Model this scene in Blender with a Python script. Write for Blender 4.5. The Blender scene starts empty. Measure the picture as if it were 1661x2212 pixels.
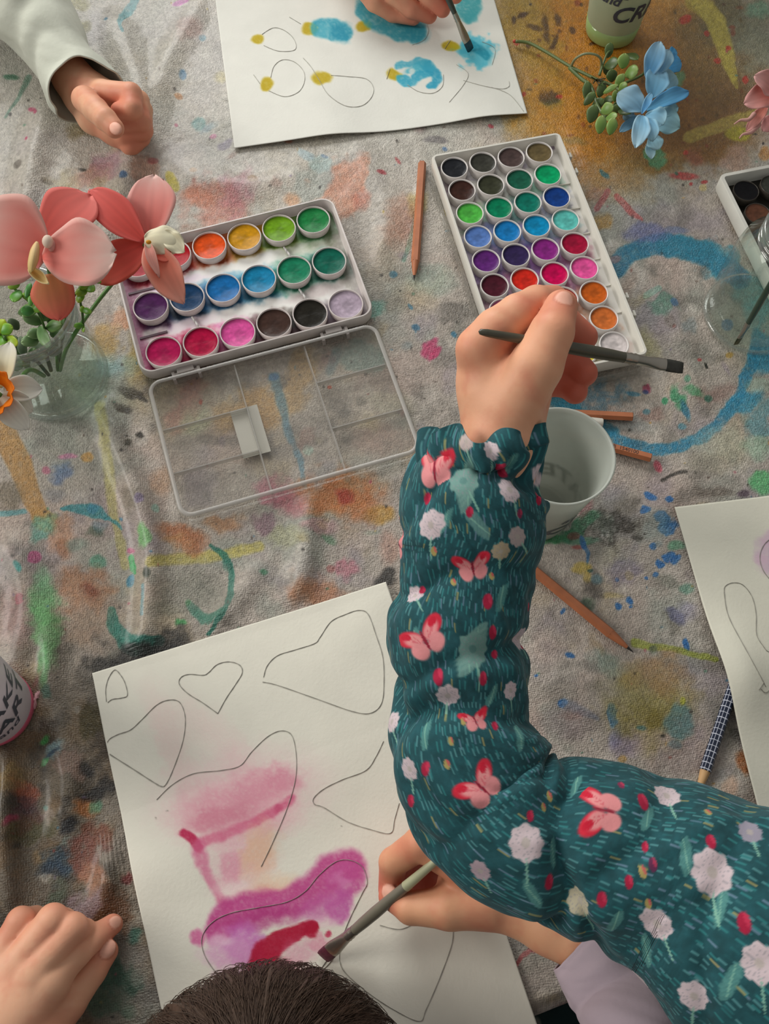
import bpy, math, random
import numpy as np
from mathutils import Vector, Matrix
rng = np.random.RandomState(7); random.seed(7)
SC = bpy.context.scene; COL = SC.collection
# ---------------- camera model (metres; the table top is z = 0) ----------------
F = 1975.0; TH = math.radians(22.216); RO = math.radians(-1.54); CH = 0.616
_e1 = np.array([1, 0, 0.]); _e2 = np.array([0, math.cos(TH), math.sin(TH)]); FW = np.array([0, math.sin(TH), -math.cos(TH)])
RT = math.cos(RO)*_e1 - math.sin(RO)*_e2; UP = math.sin(RO)*_e1 + math.cos(RO)*_e2; CAM = np.array([0, 0, CH])
def W(px, py, z=0.):                 # the point at height z seen at a photo position
    d = FW + (px-830.5)/F*RT + (1106-py)/F*UP
    return CAM + d*((z-CH)/d[2])
def D(px, py, depth): return CAM + (FW + (px-830.5)/F*RT + (1106-py)/F*UP)*depth
def PX(P):
    d = np.asarray(P)-CAM; k = d@FW
    return np.stack([830.5+F*(d@RT)/k, 1106-F*(d@UP)/k], -1)
def dep(p): return float((np.asarray(p)-CAM)@FW)
cd = bpy.data.cameras.new('camera'); cam = bpy.data.objects.new('camera', cd); COL.objects.link(cam)
cd.sensor_fit = 'HORIZONTAL'; cd.sensor_width = 36; cd.lens = 36*F/1661; cd.clip_start = .01
cam.matrix_world = Matrix(((RT[0], UP[0], -FW[0], 0), (RT[1], UP[1], -FW[1], 0), (RT[2], UP[2], -FW[2], CH), (0, 0, 0, 1)))
SC.camera = cam
SC.cycles.transparent_max_bounces = 40
# ---------------- colours, noise ----------------
def lin(c):
    c = np.asarray(c, float); c = c/255. if c.max() > 1.001 else c
    return np.where(c <= .04045, c/12.92, ((c+.055)/1.055)**2.4)
def hx(s): return np.array([int(s[i:i+2], 16) for i in (0, 2, 4)])/255.
_tab = [np.random.RandomState(i).rand(256, 256) for i in range(6)]
def vn(x, y, i=0):
    t = _tab[i]; xi = np.floor(x).astype(int); yi = np.floor(y).astype(int); fx = x-xi; fy = y-yi
    fx = fx*fx*(3-2*fx); fy = fy*fy*(3-2*fy); a = xi & 255; b = yi & 255; a1 = (xi+1) & 255; b1 = (yi+1) & 255
    return (t[a, b]*(1-fx)+t[a1, b]*fx)*(1-fy)+(t[a, b1]*(1-fx)+t[a1, b1]*fx)*fy
def fbm(x, y, o=4, i=0):
    s = 0; a = .5; n = 0
    for k in range(o):
        s = s+a*vn(x*2**k+17*k, y*2**k+31*k, (i+k) % 6); n += a; a *= .55
    return s/n
def sst(a, b, x): t = np.clip((x-a)/(b-a), 0, 1); return t*t*(3-2*t)
class Paint:                          # paints stains / watercolour / prints into a vertex colour array over surface coordinates
    def __init__(s, U, V, base, nscale=14.):
        s.U = U.ravel(); s.V = V.ravel(); n = len(s.U); s.c = np.tile(np.asarray(base, float), (n, 1)) if np.ndim(base) == 1 else base
        s.w1 = fbm(s.U/nscale, s.V/nscale, 4, 1)-.5; s.w2 = fbm(s.U/nscale+50, s.V/nscale+9, 4, 3)-.5
        s.g = fbm(s.U/(nscale*.35), s.V/(nscale*.35), 3, 2); s.ns = nscale
    def put(s, idx, a, col):
        s.c[idx] += (np.asarray(col)-s.c[idx])*a[:, None]
    def blob(s, x, y, rx, ry, ang, col, al=.8, soft=.25, rough=.5, grain=.3):
        R = max(rx, ry)*1.7+2; idx = np.nonzero((np.abs(s.U-x) < R) & (np.abs(s.V-y) < R))[0]
        if not len(idx): return
        k = rough*min(min(rx, ry)*1.2, s.ns*1.6)
        dx = s.U[idx]-x+s.w1[idx]*k*2; dy = s.V[idx]-y+s.w2[idx]*k*2; t = math.radians(ang); c, n = math.cos(t), math.sin(t)
        q = np.sqrt(((dx*c+dy*n)/rx)**2+((-dx*n+dy*c)/ry)**2)
        a = al*(1-sst(1-soft, 1+soft, q))*(1-grain*2*np.abs(s.g[idx]-.5)*1.6); s.put(idx, np.clip(a, 0, 1), col if not isinstance(col, str) else hx(col))
    def stroke(s, pts, w, col, al=.8, soft=.3, rough=.4, grain=.3, taper=False):
        p = np.array(pts, float); w0 = w if np.ndim(w) == 0 else max(w)
        idx = np.nonzero((s.U > p[:, 0].min()-w0*2) & (s.U < p[:, 0].max()+w0*2) & (s.V > p[:, 1].min()-w0*2) & (s.V < p[:, 1].max()+w0*2))[0]
        if not len(idx): return
        x = s.U[idx]+s.w1[idx]*rough*min(w0*2, 24); y = s.V[idx]+s.w2[idx]*rough*min(w0*2, 24); best = np.full(len(idx), 1e9)
        ws = [w]*len(p) if np.ndim(w) == 0 else list(np.interp(np.linspace(0, 1, len(p)), np.linspace(0, 1, len(w)), w))
        for i in range(len(p)-1):
            d = p[i+1]-p[i]; L = d@d+1e-9; t = np.clip(((x-p[i, 0])*d[0]+(y-p[i, 1])*d[1])/L, 0, 1)
            ww = ws[i]+(ws[i+1]-ws[i])*t
            best = np.minimum(best, np.hypot(x-p[i, 0]-t*d[0], y-p[i, 1]-t*d[1])/np.maximum(ww, .01))
        a = al*(1-sst(1-soft, 1+soft, best))*(1-grain*2*np.abs(s.g[idx]-.5)*1.6); s.put(idx, np.clip(a, 0, 1), col if not isinstance(col, str) else hx(col))
    def lin(s): return lin(np.clip(s.c, 0, 1))
def poly_in(pts, X, Y):
    ins = np.zeros(len(X), bool); n = len(pts)
    for i in range(n):
        x1, y1 = pts[i]; x2, y2 = pts[(i+1) % n]
        c = ((y1 > Y) != (y2 > Y)) & (X < (x2-x1)*(Y-y1)/((y2-y1)+1e-12)+x1); ins ^= c
    return ins
def crom(pts, n=8, closed=False):     # Catmull-Rom through points of any dimension
    P = np.array(pts, float); m = len(P); out = []
    for i in range(m if closed else m-1):
        g = (lambda k: P[k % m]) if closed else (lambda k: P[min(max(k, 0), m-1)])
        a, b, c, d = g(i-1), g(i), g(i+1), g(i+2)
        for j in range(n):
            t = j/n; out.append(.5*((2*b)+(-a+c)*t+(2*a-5*b+4*c-d)*t*t+(-a+3*b-3*c+d)*t**3))
    if not closed: out.append(P[-1])
    return np.array(out)
# ---------------- materials ----------------
def nmat(name):
    m = bpy.data.materials.new(name); m.use_nodes = True; nt = m.node_tree; nt.nodes.clear()
    o = nt.nodes.new('ShaderNodeOutputMaterial'); return m, nt, o
def pm(name, col=None, rough=.5, spec=.5, metal=0, attr=False, bump=None, bump2=None, var=0, varscale=40, sss=0, coat=0, trans=0, sheen=0, weave=None, stripes=None, transp=0, transl=0, aniso=None):
    m, nt, o = nmat(name); N = nt.nodes; L = nt.links; b = N.new('ShaderNodeBsdfPrincipled')
    b.inputs['Roughness'].default_value = rough; b.inputs['Specular IOR Level'].default_value = spec; b.inputs['Metallic'].default_value = metal
    if coat: b.inputs['Coat Weight'].default_value = coat; b.inputs['Coat Roughness'].default_value = .2
    if trans: b.inputs['Transmission Weight'].default_value = trans
    if sheen: b.inputs['Sheen Weight'].default_value = sheen
    if sss:
        b.inputs['Subsurface Weight'].default_value = sss; b.inputs['Subsurface Radius'].default_value = (1, .35, .2); b.inputs['Subsurface Scale'].default_value = .004
    tc = N.new('ShaderNodeTexCoord'); src = None
    if attr:
        a = N.new('ShaderNodeAttribute'); a.attribute_name = 'Col'; src = a.outputs['Color']
    else:
        r = N.new('ShaderNodeRGB'); r.outputs[0].default_value = (*lin(hx(col) if isinstance(col, str) else col), 1); src = r.outputs[0]
    nz = N.new('ShaderNodeTexNoise'); nz.inputs['Scale'].default_value = varscale; nz.inputs['Detail'].default_value = 5; L.new(tc.outputs['Object'], nz.inputs['Vector'])
    mr = N.new('ShaderNodeMapRange'); mr.inputs[1].default_value = .3; mr.inputs[2].default_value = .7; mr.inputs[3].default_value = 1-(var or .03); mr.inputs[4].default_value = 1+(var or .03); L.new(nz.outputs['Fac'], mr.inputs[0])
    mx = N.new('ShaderNodeVectorMath'); mx.operation = 'SCALE'; L.new(src, mx.inputs[0]); L.new(mr.outputs[0], mx.inputs['Scale']); src = mx.outputs[0]
    nrm = None
    if weave:                          # woven cloth: two crossing thread waves
        sc, st, ang = weave; mp = N.new('ShaderNodeMapping'); mp.inputs['Rotation'].default_value = (0, 0, ang); L.new(tc.outputs['Object'], mp.inputs[0])
        ws = []
        for dr in ('X', 'Y'):
            w = N.new('ShaderNodeTexWave'); w.bands_direction = dr; w.inputs['Scale'].default_value = sc; w.inputs['Distortion'].default_value = 1.6; w.inputs['Detail'].default_value = 2; w.inputs['Detail Scale'].default_value = 3; L.new(mp.outputs[0], w.inputs[0]); ws.append(w)
        ad = N.new('ShaderNodeMath'); ad.operation = 'ADD'; L.new(ws[0].outputs['Fac'], ad.inputs[0]); L.new(ws[1].outputs['Fac'], ad.inputs[1])
        bp = N.new('ShaderNodeBump'); bp.inputs['Strength'].default_value = st; bp.inputs['Distance'].default_value = .0006; L.new(ad.outputs[0], bp.inputs['Height']); nrm = bp.outputs[0]
        m2 = N.new('ShaderNodeMapRange'); m2.inputs[2].default_value = 2; m2.inputs[3].default_value = .86; m2.inputs[4].default_value = 1.1; L.new(ad.outputs[0], m2.inputs[0])
        v2 = N.new('ShaderNodeVectorMath'); v2.operation = 'SCALE'; L.new(src, v2.inputs[0]); L.new(m2.outputs[0], v2.inputs['Scale']); src = v2.outputs[0]
    for bb in (bump, bump2):
        if bb:
            sc, st, ds = bb; n2 = N.new('ShaderNodeTexNoise'); n2.inputs['Scale'].default_value = sc; n2.inputs['Detail'].default_value = 4
            if aniso:
                mp = N.new('ShaderNodeMapping'); mp.inputs['Scale'].default_value = aniso; L.new(tc.outputs['Object'], mp.inputs[0]); L.new(mp.outputs[0], n2.inputs['Vector'])
            else: L.new(tc.outputs['Object'], n2.inputs['Vector'])
            bp = N.new('ShaderNodeBump'); bp.inputs['Strength'].default_value = st; bp.inputs['Distance'].default_value = ds; L.new(n2.outputs['Fac'], bp.inputs['Height'])
            if nrm: L.new(nrm, bp.inputs['Normal'])
            nrm = bp.outputs[0]
    L.new(src, b.inputs['Base Color'])
    if nrm: L.new(nrm, b.inputs['Normal'])
    out = b.outputs[0]
    if transl:
        t = N.new('ShaderNodeBsdfTranslucent'); L.new(src, t.inputs[0]); x = N.new('ShaderNodeMixShader'); x.inputs[0].default_value = transl; L.new(out, x.inputs[1]); L.new(t.outputs[0], x.inputs[2]); out = x.outputs[0]
    if transp:
        t = N.new('ShaderNodeBsdfTransparent'); x = N.new('ShaderNodeMixShader'); x.inputs[0].default_value = transp; L.new(out, x.inputs[1]); L.new(t.outputs[0], x.inputs[2]); out = x.outputs[0]
    L.new(out, o.inputs[0]); return m
def glass(name, tint=(.96, .98, .97), ior=1.45, add=.02, rough=.03, haze=0):   # thin clear sheet: see-through with a Fresnel reflection
    m, nt, o = nmat(name); N = nt.nodes; L = nt.links
    t = N.new('ShaderNodeBsdfTransparent'); t.inputs[0].default_value = (*tint, 1); g = N.new('ShaderNodeBsdfGlossy'); g.inputs['Roughness'].default_value = rough
    f = N.new('ShaderNodeLayerWeight'); f.inputs[0].default_value = .5; p = N.new('ShaderNodeMath'); p.operation = 'POWER'; p.inputs[1].default_value = 4.5-ior*.6; L.new(f.outputs['Facing'], p.inputs[0])
    q = N.new('ShaderNodeMath'); q.operation = 'MULTIPLY'; q.inputs[1].default_value = .55; L.new(p.outputs[0], q.inputs[0])
    nz = N.new('ShaderNodeTexNoise'); nz.inputs['Scale'].default_value = 90; nz.inputs['Detail'].default_value = 3
    ml = N.new('ShaderNodeMath'); ml.operation = 'MULTIPLY_ADD'; ml.inputs[1].default_value = add*2; L.new(nz.outputs['Fac'], ml.inputs[0]); L.new(q.outputs[0], ml.inputs[2]); a = ml; a.use_clamp = True
    x = N.new('ShaderNodeMixShader'); L.new(a.outputs[0], x.inputs[0]); L.new(t.outputs[0], x.inputs[1]); L.new(g.outputs[0], x.inputs[2]); out = x.outputs[0]
    if haze:
        d = N.new('ShaderNodeBsdfDiffuse'); d.inputs[0].default_value = (.66, .64, .61, 1); y = N.new('ShaderNodeMixShader'); y.inputs[0].default_value = haze; L.new(out, y.inputs[1]); L.new(d.outputs[0], y.inputs[2]); out = y.outputs[0]
    L.new(out, o.inputs[0]); return m
# ---------------- objects ----------------
def mesh(name, V, Fc, mat, parent=None, cols=None, smooth=True, mats=None, midx=None, auto=None):
    me = bpy.data.meshes.new(name); V = np.asarray(V, np.float32)
    if isinstance(Fc, np.ndarray) and Fc.ndim == 2:
        k = Fc.shape[1]; me.vertices.add(len(V)); me.vertices.foreach_set('co', V.ravel()); me.loops.add(Fc.size); me.loops.foreach_set('vertex_index', Fc.astype(np.int32).ravel())
        me.polygons.add(len(Fc)); me.polygons.foreach_set('loop_start', (np.arange(len(Fc))*k).astype(np.int32)); me.update(calc_edges=True); me.validate()
    else: me.from_pydata(V.tolist(), [], [list(map(int, f)) for f in Fc]); me.update()
    for m in (mats or [mat]): me.materials.append(m)
    if midx is not None: me.polygons.foreach_set('material_index', np.asarray(midx, np.int32))
    if smooth: me.polygons.foreach_set('use_smooth', np.ones(len(me.polygons), bool))
    if cols is not None:
        a = me.color_attributes.new('Col', 'FLOAT_COLOR', 'POINT'); c = np.ones((len(V), 4), np.float32); c[:, :3] = cols; a.data.foreach_set('color', c.ravel())
    if auto is not None: me.set_sharp_from_angle(angle=math.radians(auto))
    o = bpy.data.objects.new(name, me); COL.objects.link(o)
    if parent: o.parent = parent
    return o
def tag(o, label, cat=None, group=None, kind=None):
    if label: o['label'] = label
    if cat: o['category'] = cat
    if group: o['group'] = group
    if kind: o['kind'] = kind
    return o
def thing(name, label, cat, loc=(0, 0, 0), rz=0, group=None):
    o = bpy.data.objects.new(name, None); COL.objects.link(o); o.empty_display_size = .02; o.location = loc; o.rotation_euler = (0, 0, rz); return tag(o, label, cat, group)
class G:                               # collects geometry
    def __init__(s): s.V = []; s.F = []; s.C = []
    def add(s, V, Fc, col=None):
        n = sum(len(v) for v in s.V); s.V.append(np.asarray(V, float)); s.F += [[i+n for i in f] for f in Fc]; s.C.append(np.tile(lin(col) if col is not None else np.ones(3), (len(V), 1))); return s
    def build(s, name, mat, parent=None, smooth=True, auto=None, cols=False, solid=0, off=0, sub=0, bevel=0):
        o = mesh(name, np.concatenate(s.V), s.F, mat, parent, cols=np.concatenate(s.C) if cols else None, smooth=smooth, auto=auto)
        if sub: m = o.modifiers.new('s', 'SUBSURF'); m.levels = m.render_levels = sub
        if solid: m = o.modifiers.new('t', 'SOLIDIFY'); m.thickness = solid; m.offset = off
        if bevel: m = o.modifiers.new('b', 'BEVEL'); m.width = bevel; m.segments = 2; m.limit_method = 'ANGLE'
        return o
def gridf(nu, nv, wrapv=False):
    f = []; 
    for i in range(nu-1):
        for j in range(nv if wrapv else nv-1):
            a = i*nv+j; b = i*nv+(j+1) % nv; f.append([a, b, b+nv, a+nv])
    return f
def gridf_np(nu, nv, wrapv=False):
    i = np.arange(nu-1)[:, None]; j = np.arange(nv if wrapv else nv-1)[None, :]; a = i*nv+j; b = i*nv+(j+1) % nv
    return np.stack([a, b, b+nv, a+nv], -1).reshape(-1, 4)
def lathe(prof, n=48, c=(0, 0, 0)):    # profile of (r, z)
    V = [(c[0]+r*math.cos(2*math.pi*k/n), c[1]+r*math.sin(2*math.pi*k/n), c[2]+z) for r, z in prof for k in range(n)]
    return V, gridf(len(prof), n, True)
def tube(pts, rad, n=10, cap=True):
    P = np.array(pts, float); m = len(P); rad = [rad]*m if np.ndim(rad) == 0 else list(rad); V = []
    T = np.gradient(P, axis=0); T /= np.linalg.norm(T, axis=1)[:, None]+1e-12
    a = np.cross(T[0], [0, 0, 1.]); a = a if np.linalg.norm(a) > .05 else np.cross(T[0], [1., 0, 0]); a /= np.linalg.norm(a)
    for i in range(m):
        a = a-T[i]*(a@T[i]); a /= np.linalg.norm(a); b = np.cross(T[i], a)
        for k in range(n):
            t = 2*math.pi*k/n; V.append(P[i]+rad[i]*(math.cos(t)*a+math.sin(t)*b))
    Fc = gridf(m, n, True)
    if cap: Fc += [list(range(n))[::-1], [(m-1)*n+k for k in range(n)]]
    return V, Fc
def box(x0, x1, y0, y1, z0, z1):
    V = [(x, y, z) for z in (z0, z1) for x, y in ((x0, y0), (x1, y0), (x1, y1), (x0, y1))]
    return V, [[3, 2, 1, 0], [4, 5, 6, 7], [0, 1, 5, 4], [1, 2, 6, 5], [2, 3, 7, 6], [3, 0, 4, 7]]
def rrect(w, h, r, n=6, off=0):        # rounded rectangle loop, centred
    P = []; w = w/2+off; h = h/2+off; r = max(r+off, .0003)
    for cx, cy, a0 in ((w-r, h-r, 0), (-w+r, h-r, 90), (-w+r, -h+r, 180), (w-r, -h+r, 270)):
        for k in range(n+1):
            t = math.radians(a0+90*k/n); P.append((cx+r*math.cos(t), cy+r*math.sin(t)))
    return P
def shell(w, h, r, prof, n=6):         # stack of rounded-rectangle loops; prof = list of (inset, z)
    V = []; m = 4*(n+1)
    for ins, z in prof: V += [(x, y, z) for x, y in rrect(w, h, r, n, -ins)]
    return V, gridf(len(prof), m, True)
# ---------------- smooth solids: signed distance + surface nets ----------------
def smin(a, b, k):
    if k <= 0: return np.minimum(a, b)
    h = np.maximum(k-np.abs(a-b), 0)/k; return np.minimum(a, b)-h*h*k*.25
def seg(X, Y, Z, a, b, ra, rb):        # capsule with two radii
    ba = b-a; L = ba@ba+1e-12; px, py, pz = X-a[0], Y-a[1], Z-a[2]
    t = np.clip((px*ba[0]+py*ba[1]+pz*ba[2])/L, 0, 1)
    return np.sqrt((px-t*ba[0])**2+(py-t*ba[1])**2+(pz-t*ba[2])**2)-(ra+(rb-ra)*t)
class SDF:
    def __init__(s, lo, hi, h):
        s.lo = np.array(lo, float); s.h = h; s.n = np.ceil((np.array(hi)-s.lo)/h).astype(int)+1
        s.ax = [s.lo[i]+h*np.arange(s.n[i]) for i in range(3)]
    def new(s): return np.full(s.n, .03, np.float32)
    def sub(s, lo, hi):
        a = np.clip(((np.array(lo)-s.lo)/s.h).astype(int), 0, s.n); b = np.clip(((np.array(hi)-s.lo)/s.h).astype(int)+2, 0, s.n)
        sl = tuple(slice(a[i], b[i]) for i in range(3)); X, Y, Z = np.meshgrid(s.ax[0][sl[0]], s.ax[1][sl[1]], s.ax[2][sl[2]], indexing='ij', sparse=True); return sl, X, Y, Z
    def chain(s, d, ch, k=.003):
        for (a, ra), (b, rb) in zip(ch[:-1], ch[1:]):
            m = max(ra, rb)+.012; sl, X, Y, Z = s.sub(np.minimum(a, b)-m, np.maximum(a, b)+m)
            if min(len(X.ravel()), len(Y.ravel()), len(Z.ravel())) == 0: continue
            d[sl] = smin(d[sl], seg(X, Y, Z, a, b, ra, rb), k)
        return d
def nets(d, lo, h):
    s = d < 0; n = np.array(d.shape); acc = np.zeros((*(n-1), 3), np.float32); cnt = np.zeros(n-1, np.float32)
    quads = []
    for ax in range(3):
        o = [1 if k == ax else 0 for k in range(3)]
        A = d[:n[0]-o[0], :n[1]-o[1], :n[2]-o[2]]; B = d[o[0]:, o[1]:, o[2]:]
        ch = (A < 0) != (B < 0); I = np.argwhere(ch); a = A[ch]; b = B[ch]; t = a/(a-b); p = I.astype(np.float32); p[:, ax] += t
        oa = [k for k in range(3) if k != ax]; cells = []
        for du in (0, -1):
            for dv in (0, -1):
                c = I.copy(); c[:, oa[0]] += du; c[:, oa[1]] += dv; cells.append(c)
                ok = np.all((c >= 0) & (c < n-1), axis=1); cc = c[ok]
                np.add.at(acc, (cc[:, 0], cc[:, 1], cc[:, 2]), p[ok]); np.add.at(cnt, (cc[:, 0], cc[:, 1], cc[:, 2]), 1)
        ok = np.ones(len(I), bool)
        for c in cells: ok &= np.all((c >= 0) & (c < n-1), axis=1)
        q = np.stack([cells[0], cells[1], cells[3], cells[2]], 1)[ok]; fl = (a < 0)[ok]
        if ax == 1: fl = ~fl
        q[~fl] = q[~fl][:, ::-1]; quads.append(q)
    idm = np.full(n-1, -1, np.int64); m = cnt > 0; idm[m] = np.arange(m.sum()); V = acc[m]/cnt[m][:, None]*h+lo
    Q = np.concatenate(quads); Fq = idm[Q[..., 0], Q[..., 1], Q[..., 2]]; return V, Fq
K = 1.4
def alb(c): return np.clip(lin(hx(c) if isinstance(c, str) else c)*K, 0, .9)
# ---------------- the table and its paint-stained cloth ----------------
TA = math.atan2(.017, .063); TE = np.array([math.cos(TA), math.sin(TA)]); TN = np.array([-TE[1], TE[0]]); T0 = W(1175, 2134, 0)[:2]
def t2w(s, t): return T0+TE*s+TN*t
wood = pm('dark_wood', '5a4636', rough=.45, bump=(60, .2, .001), var=.15, varscale=12)
tb = thing('table', 'rectangular work table hidden under the paint-stained cloth', 'table', (*t2w(.16, .5), -.742), TA)
g = G(); V, Fc = shell(1.30, 1.0, .03, [(.02, 0), (0, .004), (0, .026), (.004, .03)]); V = [(x, y-.0, z+.705) for x, y, z in V]; m = len(V)//4
Fc += [list(range(m))[::-1], [3*m+k for k in range(m)]]; g.add(V, Fc); g.build('tabletop', wood, tb, auto=40)
g = G(); g.add(*box(-.58, .58, -.42, .42, .64, .705)); g.build('apron', wood, tb, smooth=False, bevel=.002)
for sx in (-1, 1):
    for sy in (-1, 1):
        g = G(); g.add(*tube([(sx*.58, sy*.42, .01), (sx*.58, sy*.42, .35), (sx*.58, sy*.42, .66)], [.018, .022, .026], 12)); g.build('leg', wood, tb)
fl = G(); fl.add([(-3, -3, -.74), (3, -3, -.74), (3, 3, -.74), (-3, 3, -.74)], [[0, 1, 2, 3]])
tag(fl.build('floor', pm('grey_floor', '6f675e', rough=.5, var=.12, varscale=6, bump=(30, .1, .001)), smooth=False), None, kind='structure')
# cloth grid: fine where the photograph looks, coarse beyond, hanging over the near edge
_c = [np.array([(W(x, y)[:2]-T0)@TE for x, y in ((0, 0), (1661, 0), (0, 2212), (1661, 2212))])]; a = np.arange(min(_c[0])-.02, max(_c[0])+.02, .00085); s_ = np.concatenate([np.linspace(min(-.50, a[0]-.05), a[0]-.01, 8), a, np.linspace(a[-1]+.01, .83, 18)])
b = np.arange(-.004, .93, .00085); drape = np.linspace(-.2, -.006, 60); t_ = np.concatenate([drape, b, np.linspace(.94, 1.02, 5)])
S, T = np.meshgrid(s_, t_, indexing='ij'); ns, nt_ = S.shape
X = T0[0]+TE[0]*S+TN[0]*np.maximum(T, -.004); Y = T0[1]+TE[1]*S+TN[1]*np.maximum(T, -.004); Z = np.zeros_like(X)
over = np.maximum(-.004-T, 0); Z -= over; bend = np.minimum(over, .012)/.012; X += TN[0]*(-.010)*bend; Y += TN[1]*(-.010)*bend
wv = np.sin(S*46+1.5*np.sin(S*17))*np.minimum(over*.12, .014); X += TN[0]*wv; Y += TN[1]*wv
near = PX(np.stack([X, Y, np.zeros_like(X)], -1).reshape(-1, 3)); PU = near[:, 0].reshape(X.shape); PV = near[:, 1].reshape(X.shape); PV = PV+over*3000
# folds: (points in the photo frame, width, height mm)
FOLDS = [([(100, 235), (78, 310), (62, 400), (40, 520)], 26, 6), ([(250, 60), (300, 200), (290, 330), (262, 420), (250, 520)], 34, 7), ([(420, 20), (350, 160), (318, 330)], 26, 4),
 ([(225, 880), (262, 980), (300, 1080), (326, 1180), (322, 1330), (300, 1440)], 24, 8), ([(100, 1320), (108, 1430), (98, 1530)], 17, 6), ([(665, 1090), (662, 1180), (648, 1260), (630, 1330)], 22, 6), ([(560, 1230), (480, 1330), (440, 1400)], 22, 4),
 ([(120, 1560), (150, 1700), (130, 1820)], 26, 6), ([(20, 1640), (12, 1800), (22, 1960)], 20, 9), ([(262, 1740), (250, 1850), (215, 1960)], 22, 7), ([(1230, 300), (1330, 420), (1480, 520), (1600, 560)], 46, 3),
 ([(1330, 540), (1420, 640), (1470, 740), (1500, 850)], 34, 4), ([(1500, 1000), (1440, 1100), (1330, 1110)], 26, 2.5), ([(820, 400), (840, 480), (820, 560), (850, 640)], 24, 3), ([(1130, 1450), (1280, 1520), (1500, 1500)], 60, 2.5),
 ([(1160, 2060), (1230, 2120), (1250, 2200)], 30, 4), ([(960, 360), (900, 440), (830, 420), (780, 330)], 26, 2.2), ([(1540, 1780), (1640, 1650)], 30, 3), ([(30, 1180), (60, 1300), (40, 1430)], 30, 5), ([(400, 370), (520, 400), (640, 380)], 24, 3)]
FLD = np.zeros_like(X)
for pts, w, hgt in FOLDS:
    p = crom(pts, 6); m = (PU > p[:, 0].min()-4*w) & (PU < p[:, 0].max()+4*w) & (PV > p[:, 1].min()-4*w) & (PV < p[:, 1].max()+4*w)
    u = PU[m]; v = PV[m]; best = np.full(u.shape, 1e9)
    L = len(p); ts = np.zeros(u.shape)
    for i in range(L-1):
        d = p[i+1]-p[i]; q = np.clip(((u-p[i, 0])*d[0]+(v-p[i, 1])*d[1])/(d@d+1e-9), 0, 1); e = np.hypot(u-p[i, 0]-q*d[0], v-p[i, 1]-q*d[1]); k = e < best; best[k] = e[k]; ts[k] = (i+q[k])/(L-1)
    FLD[m] = np.maximum(FLD[m], hgt*.00155*np.exp(-(best/w)**2)*(.55+.45*np.sin(np.pi*np.clip(ts, .02, .98))))
for q in ([(190, 1450), (792, 1262), (1095, 2180), (330, 2300)], [(440, -60), (1060, -60), (1150, 256), (503, 332)], [(1448, 1090), (1700, 1062), (1760, 1790), (1650, 1780)], [(240, 520), (715, 425), (935, 985), (395, 1155)], [(920, 320), (1215, 275), (1410, 800), (1060, 850)], [(1540, 380), (1700, 350), (1700, 700), (1640, 700)]):
    ctr = np.mean(q, 0); q = [tuple(ctr+(np.array(p)-ctr)*1.03) for p in q]; ins = poly_in(q, PU.ravel(), PV.ravel()).reshape(PU.shape); FLD[ins] *= .0
for ax_ in (0, 1):
    for _ in range(4): FLD = (FLD+np.roll(FLD, 3, ax_)+np.roll(FLD, -3, ax_))/3
n1 = fbm(X*16+5, Y*16, 4, 0)-.5; n2 = fbm(X*60, Y*60, 3, 2)-.5
Z += np.where(over > 0, 0, FLD+n1*.0025+n2*.0009-.0016)
P = Paint(PU, PV, hx('9d948a'), 30.)
def gn(x, y, sc, i): return fbm(x/sc, y/sc, 4, i)
U0, V0 = P.U, P.V
def wash(col, f): P.c += (hx(col)-P.c)*np.clip(f, 0, 1)[:, None]
wash('a99489', sst(.5, .75, gn(U0, V0, 160, 0))*.6); wash('7f8a80', sst(.52, .75, gn(U0, V0, 120, 1))*.45); wash('a89470', sst(.55, .8, gn(U0+90, V0, 140, 2))*.5); wash('847a86', sst(.56, .8, gn(U0, V0+70, 110, 3))*.45); wash('6c675f', sst(.54, .8, gn(U0+33, V0+70, 60, 4))*.5); wash('b8b0a6', sst(.55, .8, gn(U0+330, V0+170, 70, 5))*.6)
# top light grey region, lower-left grime with the dimmer light there painted in, right top ochre field
wash("aaa89e", (1-sst(250, 650, V0))*(1-sst(900, 1150, U0))*.7)
dk = sst(1150, 1750, V0)*(1-sst(120, 420, U0)); wash('5d5445', dk*.85*(.6+.8*gn(U0, V0, 70, 1))); wash('3f382e', dk*sst(.5, .7, gn(U0+9, V0, 50, 2))*.75); wash('7a6040', dk*sst(.52, .75, gn(U0+60, V0, 60, 3))*.6)
B = P.blob; St = P.stroke
for a in [(1250, 40, 190, 100, 0, 'b07a1e', .95, .45, .9), (1330, 170, 230, 150, 20, 'a5681b', .95, .4, .9), (1200, 250, 110, 80, 30, 'ad7a1f', .9, .45, .8), (1430, 60, 130, 110, 0, 'a0702a', .9, .5, .8), (1500, 230, 130, 130, 0, '7b5628', .9, .5, .8), (1560, 110, 110, 130, 0, '6f5a30', .8, .5, .8), (1440, 300, 160, 60, 5, '7d5a28', .85, .4, .8), (1300, 370, 90, 60, 20, '9a7440', .7, .5, .8), (1260, 130, 90, 110, 0, 'c07f12', .7, .6, .8),
 (1290, 290, 60, 90, -10, 'b8750f', .7, .5, .8), (1140, 60, 60, 120, -20, '9c8438', .8, .5, .8), (1600, 40, 90, 60, 10, '5e5a40', .7, .6, .8), (1640, 100, 60, 60, 0, '7b8070', .7, .6, .8), (1620, 220, 60, 70, 0, '7a5a38', .6, .5, .8), (1645, 20, 24, 18, 0, '5f8a72', .7, .5, .8), (1400, 350, 60, 25, 0, '8a6a2e', .6, .5, .8), (1430, 170, 30, 90, 10, '9a6220', .5, .6, .8)]: B(*a)
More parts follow.
